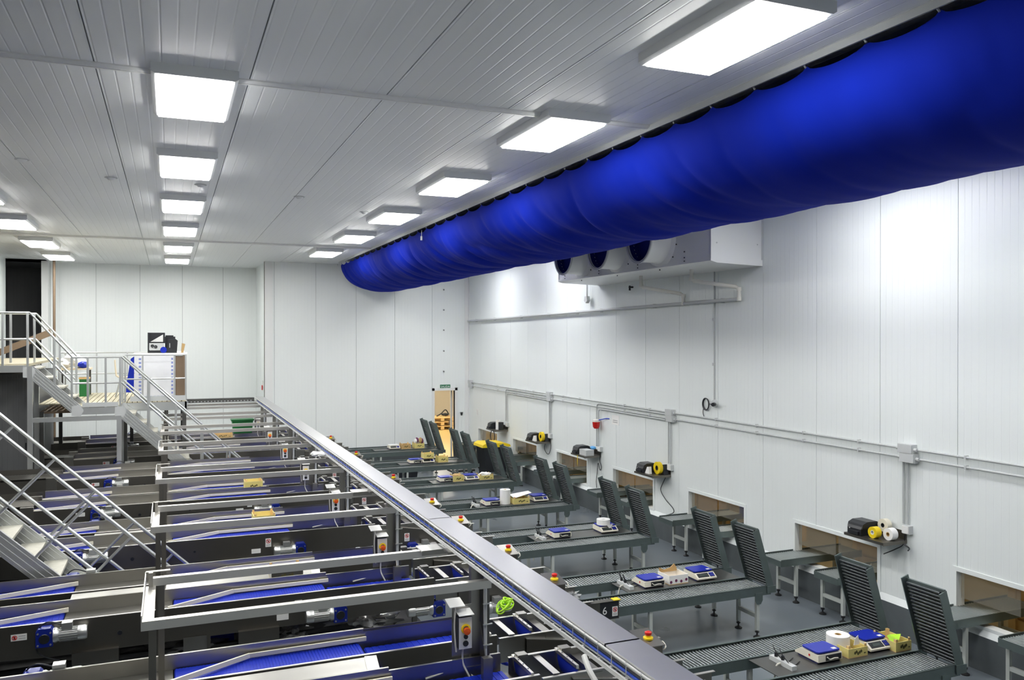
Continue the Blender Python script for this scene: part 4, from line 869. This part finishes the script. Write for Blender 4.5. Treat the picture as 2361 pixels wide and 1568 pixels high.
MB().tube(smooth_path([(2.22, Y0+.43, 1.45), (2.22, Y0+.43, 1.32), (2.26, Y0+.40, 1.22), (2.3, Y0+.38, 1.12)]), .008, 6).build('cable', 'cable', cb); MB().tube(smooth_path([(2.15, Y0+.42, 1.78), (2.145, Y0+.42, 1.6), (2.16, Y0+.42, 1.42)]), .007, 6).build('cable', 'cable', cb)
for i in range(NR):
    o = cb if i == 0 else dup(cb, (0, DR*i, 0)); o['label'] = 'white control box with red-yellow stop button on the %s rail post' % ORD[i]

# cable tray along Y with sheet covers and a mesh side
ct = thing('cable_tray', 'long cable tray with smooth steel covers and wire mesh side', 'cable tray', (2.24, 13, 2.24))
XT0, XT1, ZTR = 2.15, 2.36, 2.35
yj = [-2.0, .62, 3.88, 7.15, 10.4, 13.65, 16.9, 20.15, 23.5]
for a, b in zip(yj[:-1], yj[1:]):
    q = MB(); q.box(XT0, XT1, a+.004, b+.02, ZTR, ZTR+.003); q.box(XT1-.003, XT1, a+.004, b+.02, ZTR-.02, ZTR); q.box(XT0, XT0+.003, a+.004, b+.02, ZTR-.012, ZTR); q.build('cover', 'cover', ct)
for x, z in ((XT0-.012, ZTR-.095), (XT0-.012, ZTR-.012), (XT1+.0, ZTR-.10), (XT1, ZTR-.03), (2.2, ZTR-.105), (2.28, ZTR-.105)):
    MB().tube([(x, -2, z), (x, 23.5, z)], .006, 6).build('long_wire', 'label', ct)
wq = MB(); wq.tube([(XT0-.014, 0, ZTR-.005), (XT0-.014, 0, ZTR-.105), (XT1, 0, ZTR-.105), (XT1, 0, ZTR-.03)], .0035, 5); wo = wq.build('cross_wire', 'motor', ct, origin=(0, 0, 0)); wo.location = Vector((0, 2.6, 0)) - wloc(ct)
k = 1
while 2.6 + .15*k < 23.4: inst(wo.data, 'cross_wire', ct, (0, 2.6+.15*k, 0)); k += 1
B('edge_angle', 'label', ct, (XT0-.016, XT0-.011, -2, 23.5, ZTR-.118, ZTR-.092))
for x, z, m in ((XT0+.006, ZTR-.066, 'bluecable'), (XT0+.03, ZTR-.088, 'black'), (XT0+.005, ZTR-.044, 'black'), (XT0+.012, ZTR-.085, 'jbox'), (XT0+.004, ZTR-.026, 'label'), (XT0+.014, ZTR-.034, 'brown')):
    pts = [(x+.006*noise.noise(Vector((y*.7, x*9, z*5))), y, z+.006*noise.noise(Vector((y*.6, 3, x*7)))) for y in [-2+.5*k for k in range(51)]]
    MB().tube(pts, .010, 6).build('cable', m, ct, True)
ct2 = thing('cable_tray', 'short cross cable tray with perforated side at the far end of the rows', 'cable tray', (1.2, 23.3, 2.3)); B('side', 'darksteel', ct2, (.2, 2.1, 23.2, 23.206, 2.25, 2.34)); B('base', 'steel2', ct2, (.2, 2.1, 23.206, 23.42, 2.25, 2.255)); B('cover', 'black', ct2, (.2, 2.1, 23.2, 23.42, 2.34, 2.346))
for k in range(22): B('slot', 'jbox', ct2, (.25+.083*k, .29+.083*k, 23.198, 23.2, 2.27, 2.29))
t = thing('junction_box', 'large white junction box hanging below the near end of the cable tray', 'box', (2.12, 3.55, 2.0)); B('body', 'label', t, (1.98, 2.16, 3.36, 3.72, 2.08, 2.18)); B('lid', 'paper', t, (1.97, 2.17, 3.35, 3.73, 2.18, 2.2)); MB().tube(smooth_path([(2.06, 3.72, 2.14), (2.07, 3.8, 2.16), (2.06, 3.9, 2.22), (2.08, 4.0, 2.26)]), .016, 8).build('hose', 'label', t, True)
t = thing('sheet_of_paper', 'white folded paper tucked under the cable tray beyond the middle', 'paper', (2.1, 11.9, 2.1)); blob((2.02, 12.4, 2.26), (.1, .16, .03), 6, amp=.4).build('sheet', 'paper', t)
for i in (0, 1):
    yp = RY(i)+.80
    t = thing('sensor_plate', 'flat pale plate lying on the rear rail end of the %s frame' % ORD[i], 'plate', (2.1, yp, ZR+.06)); B('plate', 'label', t, (1.98, 2.2, yp, yp+.19, ZR+.061, ZR+.072)); B('edge', 'steel', t, (1.98, 2.2, yp-.004, yp, ZR+.03, ZR+.072))

# crates and loose things on the belts
crate(1.25, RY(2)+.72, ZT-.005, .30, .34, .14, 'yellow fruit crate standing on the third conveyor middle table')
crate(1.2, RY(1)+.70, ZT-.005, .34, .30, .11, 'dark low wooden crate on the second conveyor middle table', 'darksteel')
crate(1.36, RY(3)+.70, ZT-.005, .30, .30, .16, 'bright yellow crate with end posts on the fourth conveyor table')
crate(1.3, RY(6)+.2, ZT, .5, .3, .1, 'shallow wooden crate far off on the sixth row belt', 'wood')
t = thing('plastic_bin', 'dark green plastic bin beyond the far rails near the back wall', 'bin', (1.95, 24.1, 1.3)); MB().prism([(1.62, 1.32), (2.1, 1.32), (2.14, 1.68), (1.58, 1.68)], 'y', 23.95, 24.3).build('body', 'green', t); B('rim', 'green', t, (1.56, 2.16, 23.93, 24.32, 1.66, 1.70))
t = thing('rope_bundle', 'bright lime green rope bundle beside the near cable tray', 'rope', (3.1, Y0+1.5, 1.1))
for k in range(9):
    c = Vector((3.08+random.uniform(-.05, .05), RY(0)+1.62+random.uniform(-.04, .04), 1.33+random.uniform(-.02, .05))); r = random.uniform(.05, .1); ax = Vector((random.uniform(-1, 1), random.uniform(-1, 1), 1)).normalized(); a1 = ax.orthogonal().normalized(); a2 = ax.cross(a1)
    MB().tube([c + a1*r*math.cos(a) + a2*r*.7*math.sin(a) for a in [2*PI*j/18 for j in range(19)]], .008, 6, False).build('loop', 'lime', t, True)
for i, x, y, z, r, lb in ((1, 2.0, .3, .80, (.34, .22, .12), 'large clear plastic wrapped bundle below the second conveyor by the post'), (1, 1.25, .25, .76, (.2, .18, .09), 'crumpled clear plastic film beside the hopper of the second row'), (1, .1, .3, .78, (.42, .2, .1), 'long clear plastic wrapped bundle under the second conveyor between the hoppers'), (2, 1.9, .3, .78, (.4, .2, .1), 'clear plastic wrapped bundle under the third conveyor')):
    t = thing('wrapped_bundle', lb, 'bundle', (x, RY(i)+y, .68), 'plastic wrapped bundles under the conveyors')
    blob((x, RY(i)+y, .685+r[2]), r, x*7+i, 40, 22, .5, 3.4).build('film', 'plastic', t, True); MB().cyl((x-r[0]*.6, RY(i)+y, .68+r[2]*.8), (x+r[0]*.6, RY(i)+y, .68+r[2]*.8), r[2]*.5, 10).build('contents', 'brown', t)
t = thing('crate_tray', 'shallow bright blue tray lying between the second and third rows', 'tray', (-.25, RY(2)-.55, .85)); B('base', 'bluesheet', t, (-.9, .35, RY(2)-.75, RY(2)-.4, .90, .91)); B('side', 'belt', t, (-.9, .35, RY(2)-.4, RY(2)-.39, .90, 1.06)); B('side', 'belt', t, (-.9, .35, RY(2)-.76, RY(2)-.75, .90, .98))
for k in range(7): MB().obox((-.8+.16*k, RY(2)-.405, .95), (-.72+.16*k, RY(2)-.405, 1.0), .006, .02).build('rib', 'belt', t)
B('stand', 'steel2', t, (-.85, -.8, RY(2)-.6, RY(2)-.55, 0, .9), (.25, .3, RY(2)-.6, RY(2)-.55, 0, .9))

# ================================================================== STAIRS
def tube_rail(par, name, pts, r=.021): return MB().tube(pts, r, 10).build(name, 'alu', par, True)
# near stair, falling towards +X between second and third row
NY0, NY1 = 10.42, 11.25
t = thing('metal_stair', 'near aluminium stair with sloping double handrails at the left edge', 'stair', (-1.5, 10.85, 0))
def zr(x): return 1.306 - .965*x
sl = Vector((1, 0, -.965)).normalized(); nn = Vector((.965, 0, 1)).normalized()
for y, xe, nm in ((NY0, .06, 'front'), (NY1, .27, 'rear')):
    tube_rail(t, 'top_rail', [(-3.6, y, zr(-3.6)), (xe, y, zr(xe))])
    tube_rail(t, 'mid_rail', [(-3.6, y, zr(-3.6)-.72), (xe-.68, y, zr(xe-.68)-.72)])
    for x in (-3.0, -2.57, -2.13, -1.70, -1.27, -.84, -.41, .04):
        if x > xe: continue
        p = Vector((x, y, zr(x))); tube_rail(t, 'rail_post', [p, p - nn*.84], .017)
    p = Vector((xe, y, zr(xe))); tube_rail(t, 'rail_end', [p, p - nn*.06], .018)
    a, b = Vector((-3.6, y, .10+.97*3.6)), Vector((.12, y, .10-.97*.12+.0))
    sg = MB().obox(a, b, .04, .2, up=(0, 1, 0) if False else nn).build('stringer', 'alu', t)
    for k in (-.06, 0, .06): MB().obox(a+nn*k+Vector((0, -.022, 0)), b+nn*k+Vector((0, -.022, 0)), .004, .006, up=nn).build('groove', 'jbox', sg)
for k in range(15):
    x = -3.4 + .235*k; z = .06 - .97*x
    if z < .05: break
    B('tread', 'tread', t, (x-.10, x+.15, NY0+.02, NY1-.02, z-.02, z+.012))
# far stair and platforms
FY0, FY1 = 18.95, 19.85
t = thing('platform_stair', 'far aluminium stair with landing and two flights beside the rows', 'stair', (-1.4, 19.4, 0))
def rail_side(y, front):
    H1, H2, H3 = 4.47, 3.57, 1.2
    top = [(-4.2, y, H1), (-2.58, y, H1), (-1.82, y, H2), (-.92, y, H2), (1.5, y, H2-.975*2.42)]
    for a, b in zip(top[:-1], top[1:]):
        if not front and abs(a[0]+1.82) < .01: continue
        tube_rail(t, 'top_rail', [a, b])
    mid = [(-4.2, y, H1-.53), (-2.6, y, H1-.53), (-1.82, y, H2-.53), (-.92, y, H2-.53), (.9, y, H2-.53-.975*1.82)]
    for a, b in zip(mid[:-1], mid[1:]):
        if not front and abs(a[0]+1.82) < .01: continue
        tube_rail(t, 'mid_rail', [a, b])
    for x, zb, zt in ((-3.6, 3.4, H1), (-3.05, 3.4, H1), (-2.62, 3.4, H1), (-2.15, 2.9, H1-.51), (-1.84, 2.56, H2), (-.95, 2.56, H2), (-.42, 1.95, H2-.49), (.12, 1.4, H2-1.01), (.65, .9, H2-1.53), (1.2, .35, H2-2.07)):
        B('rail_post', 'alu', t, (x-.02, x+.02, y-.02, y+.02, zb, zt))
    if front:
        for x in (-1.55, -1.22): B('rail_post', 'alu', t, (x-.02, x+.02, y-.02, y+.02, 2.40, H2))
    for a, b in (((-2.6, y, 3.33), (-1.75, y, 2.5)), ((-.97, y, 2.48), (1.5, y, 2.48-.975*2.47))):
        sg = MB().obox(a, b, .05, .22, up=nn).build('stringer', 'alu', t)
        for k in (-.07, -.02, .03, .08): MB().obox(Vector(a)+nn*k+Vector((0, -.027, 0)), Vector(b)+nn*k+Vector((0, -.027, 0)), .004, .006, up=nn).build('groove', 'jbox', sg)
    for x, z in ((-2.6, 3.3), (-1.74, 2.5), (-.95, 2.46)): MB().prism([(x-.10, z+.08), (x+.06, z+.1), (x+.12, z-.02), (x+.06, z-.14), (x-.10, z-.12)], 'y', y-.034, y-.028).build('gusset_plate', 'conduit', t)
rail_side(FY0, True); rail_side(FY1, False)
for a, b, z in ((-2.55, 3.38, 4), (-.8, 2.40, 10)):
    for k in range(z): x = a + .21*k; zz = b - .2*k - .02; B('tread', 'tread', t, (x-.08, x+.14, FY0+.03, FY1-.03, zz-.02, zz+.01))
B('upper_deck', 'deck', t, (-4.25, -2.6, FY0, FY1+4.2, 3.40, 3.45)); q = MB()
B('upper_beam', 'alu', t, (-4.25, -2.6, FY0-.03, FY0+.03, 3.28, 3.42)); B('landing_beam', 'alu', t, (-1.8, -.95, FY0-.03, FY0+.03, 2.40, 2.54))
for k in range(8): B('landing_plank', 'deck', t, (-1.8+.107*k, -1.702+.107*k, FY0+.03, FY1, 2.545, 2.57))
B('edge_strip', 'conduit', t, (-1.65, -.98, FY0-.035, FY0, 2.55, 2.64))
B('long_beam', 'alu', t, (-2.55, -.98, FY0-.03, FY0+.04, 2.27, 2.36))
for x, z in ((-2.58, 3.4), (-.97, 2.36), (-4.15, 3.3)):
    for y in (FY0, FY1): B('support_post', 'alu', t, (x-.045, x+.045, y-.045, y+.045, 0, z))
B('low_beam', 'alu', t, (-2.55, -.98, FY0-.03, FY0+.03, .95, 1.05)); B('low_beam', 'alu', t, (-2.55, -.98, FY1-.03, FY1+.03, .98, 1.08))
# rear platform behind the stair
PY1 = 23.3
t = thing('work_platform', 'raised work platform with slatted cream deck behind the far stair', 'platform', (-1.1, 21.6, 0))
for k in range(29): B('deck_plank', 'deck', t, (-2.55+.1*k, -2.468+.1*k, FY1+.03, PY1, 2.545, 2.57))
B('edge_beam', 'alu', t, (-.9, .35, FY1+.03, FY1+.08, 2.36, 2.54)); B('edge_beam', 'alu', t, (.31, .36, FY1+.03, PY1, 2.36, 2.54)); B('edge_beam', 'alu', t, (-2.55, .35, PY1-.05, PY1, 2.36, 2.54)); B('kick_board', 'conduit', t, (-.8, .33, FY1+.03, FY1+.05, 2.57, 2.68)); B('base_board', 'brown', t, (-2.55, .3, FY1+.1, PY1-.06, 2.36, 2.40))
for x in (-2.5, -.9, .3):
    for y in (FY1+.1, PY1-.08): B('support_post', 'darksteel', t, (x-.04, x+.04, y-.04, y+.04, 0, 2.4))
for y, x0, x1 in ((FY1+.06, -.9, .35), (PY1-.03, -2.5, .35)):
    for z in (3.59, 3.06): tube_rail(t, 'rail', [(x0, y, z), (x1, y, z)], .018)
    for x in ([x0, -.55, .1, .33] if x0 > -1 else [-2.4, -1.7, -1.0, -.3, .33]): B('rail_post', 'alu', t, (x-.018, x+.018, y-.018, y+.018, 2.4, 3.59))
for z in (3.59, 3.06): tube_rail(t, 'rail', [(.33, FY1+.06, z), (.33, PY1-.03, z)], .018)
# chair on platform
t = thing('plywood_chair', 'pale plywood chair with chrome legs on the work platform', 'chair', (-1.0, 21.6, 2.57))
cx_, cy_ = -1.0, 21.6
pr = [(-.20, .86), (-.185, .64), (-.17, .50), (-.12, .46), (0, .45), (.2, .47)]
poly = [(cx_+a, 2.57+b) for a, b in pr] + [(cx_+a+.012, 2.57+b+.016) for a, b in reversed(pr)]
MB().prism(poly, 'y', cy_-.2, cy_+.2).build('seat_shell', 'chairwood', t)
for sx in (-.12, .16):
    for sy in (-.17, .17): MB().tube([(cx_+sx*.6, cy_+sy*.8, 2.57+.44), (cx_+sx*1.5, cy_+sy, 2.57)], .011, 8).build('leg', 'motor', t, True)
# wrapped crate with printers on top
t = thing('wrapped_cabinet', 'white film wrapped cabinet with blue print on the work platform', 'cabinet', (-.3, 20.7, 2.57))
bx0, bx1, by0, by1, bz0, bz1 = -.72, .12, 20.25, 20.95, 2.60, 3.60
B('body', 'brown', t, (bx1, bx1+.16, by0+.03, by1, bz0, bz1-.06)); B('film', 'wrap', t, (bx0, bx1, by0, by1, bz0, bz1)); B('post', 'brown', t, (bx1+.16, bx1+.22, by0, by0+.06, bz0, bz1))
for k in range(11): B('print', 'printblue', t, (bx0+.08+.075*k, bx0+.13+.075*k, by0-.002, by0, bz0+.03, bz0+.06))
for k in range(10):
    B('print', 'printblue', t, (bx1-.09, bx1-.05, by0-.002, by0, bz0+.1+.085*k, bz0+.145+.085*k)); B('print', 'printblue', t, (bx0+.08, bx0+.13, by0-.002, by0, bz0+.1+.085*k, bz0+.145+.085*k))
B('top_sheet', 'paper', t, (bx0-.03, bx1+.25, by0-.03, by1+.05, bz1, bz1+.02))
q = MB(); q.prism([(bx0-.20, 2.75), (bx0-.02, 2.75), (bx0-.01, 3.55), (bx0-.08, 3.5)], 'y', by0-.02, by0+.02); o = q.build('blue_film', 'belt', t)
zt_ = bz1+.02
t = thing('open_label_printer', 'open black label printer with lid raised on the wrapped cabinet', 'printer', (-.35, 20.5, zt_))
B('base', 'black', t, (-.44, -.10, 20.38, 20.7, zt_, zt_+.07)); B('mechanism', 'jbox', t, (-.42, -.12, 20.36, 20.38, zt_+.06, zt_+.21)); B('lid', 'black', t, (-.44, -.10, 20.55, 20.59, zt_+.22, zt_+.46)); MB().prism([(-.41, zt_+.25), (-.14, zt_+.25), (-.14, zt_+.42)], 'y', 20.54, 20.55).build('window', 'paper', t)
for x in (-.36, -.29): MB().lathe((x, 20.36, zt_+.16-.02*(x > -.3)), [(.035, 0), (.035, -.02), (.012, -.02), (.012, 0)], 14, 'y').build('spool', 'black', t)
B('hinge_side', 'black', t, (-.46, -.43, 20.4, 20.6, zt_, zt_+.46)); MB().lathe((-.13, 20.34, zt_+.07), [(.0, -.0), (.07, 0), (.07, .06), (0, .06)], 16, 'y').build('blue_roll', 'belt', t)
t = thing('label_printer', 'closed black label printers stacked on the wrapped cabinet', 'printer', (.05, 20.5, zt_)); MB().prism([(-.06, zt_), (.15, zt_), (.17, zt_+.28), (.12, zt_+.32), (-.04, zt_+.3)], 'y', 20.35, 20.65).build('body', 'black', t); B('front_door', 'black', t, (-.03, .11, 20.335, 20.35, zt_+.03, zt_+.27)); B('label', 'greytext', t, (-.01, .01, 20.333, 20.335, zt_+.12, zt_+.22))
t = thing('label_printer', 'taller black printer behind the closed one on the wrapped cabinet', 'printer', (.02, 20.8, zt_)); B('body', 'black', t, (-.10, .12, 20.7, 20.95, zt_, zt_+.37)); B('lid', 'black', t, (-.09, .08, 20.69, 20.95, zt_+.37, zt_+.40))
t = thing('cardboard_piece', 'upright brown cardboard piece at the right edge of the wrapped cabinet', 'cardboard', (.27, 20.5, zt_)); MB().prism([(.24, zt_), (.29, zt_), (.33, zt_+.2), (.26, zt_+.22)], 'y', 20.45, 20.6).build('sheet', 'card', t)
# goods behind upper flight: white sacks, blue and green items on a table
t = thing('packing_table', 'cluttered table with white bags behind the upper flight', 'table', (-2.0, 22.3, 2.57)); B('top', 'chairwood', t, (-2.45, -1.75, 22.0, 22.7, 3.2, 3.24))
for x in (-2.4, -1.8):
    for y in (22.05, 22.65): B('leg', 'darksteel', t, (x-.02, x+.02, y-.02, y+.02, 2.57, 3.2))
t = thing('white_bags', 'pile of white bags on the cluttered table', 'bags', (-2.2, 22.3, 3.24)); 
for k in range(3): blob((-2.3+.16*k, 22.3, 3.36+.1*(k % 2)), (.18, .18, .11), k+20, amp=.3).build('bag', 'paper', t, True)
t = thing('blue_bag', 'dark blue bag on the cluttered table', 'bag', (-1.9, 22.1, 3.24)); blob((-1.9, 22.1, 3.32), (.12, .1, .08), 9).build('bag', 'bluesheet', t, True)
t = thing('green_box', 'dark green box under the edge of the cluttered table', 'box', (-1.85, 22.2, 2.57)); B('body', 'green', t, (-1.98, -1.78, 22.0, 22.3, 2.57, 2.98)); B('lid', 'wood', t, (-1.99, -1.77, 21.99, 22.31, 2.98, 3.02))
# upright service pipe by the recess
t = thing('service_pipe', 'tall thin brown pipe rising to the ceiling by the white pilaster', 'pipe', (-3.02, 26.6, 0)); MB().tube([(-3.02, 26.6, 0), (-3.02, 26.6, ZC)], .035, 10).build('pipe', 'brown', t, True); MB().lathe((-3.02, 26.6, ZC), [(.06, 0), (.06, -.03), (.035, -.04)], 12).build('collar', 'conduit', t)
t = thing('brace_beam', 'dark diagonal brace beam beside the upper deck', 'beam', (-3.3, 23.6, 3.4)); MB().obox((-4.2, 23.6, 3.45), (-2.75, 23.6, 4.1), .06, .16).build('beam', 'brown', t); B('foot', 'brown', t, (-4.25, -4.1, 23.5, 23.7, 3.4, 3.55))
t = thing('fire_alarm', 'small red alarm button on the return wall near the tray end', 'alarm', (2.6, 26.0, 2.4)); B('plate', 'label', t, (2.585, 2.6, 25.9, 26.05, 2.42, 2.66)); B('button', 'red', t, (2.56, 2.585, 25.88, 26.0, 2.38, 2.52))

t = thing('deck_shade_block', 'dark grey block added for the deep shade below the upper deck', 'cabinet', (-3.4, 21.5, 0))  # dark block added to fill the black void under the deck
B('body', 'shadewall', t, (-4.2, -2.7, 20.1, 23.6, .1, 3.2)); B('plinth', 'black', t, (-4.18, -2.72, 20.12, 23.58, 0, .1))
for k in range(2): d_ = B('door', 'shadewall', t, (-4.15+.73*k, -3.45+.73*k, 20.07, 20.1, .15, 3.1)); B('handle', 'black', d_, (-3.55+.73*k, -3.52+.73*k, 20.04, 20.07, 1.5, 1.75))
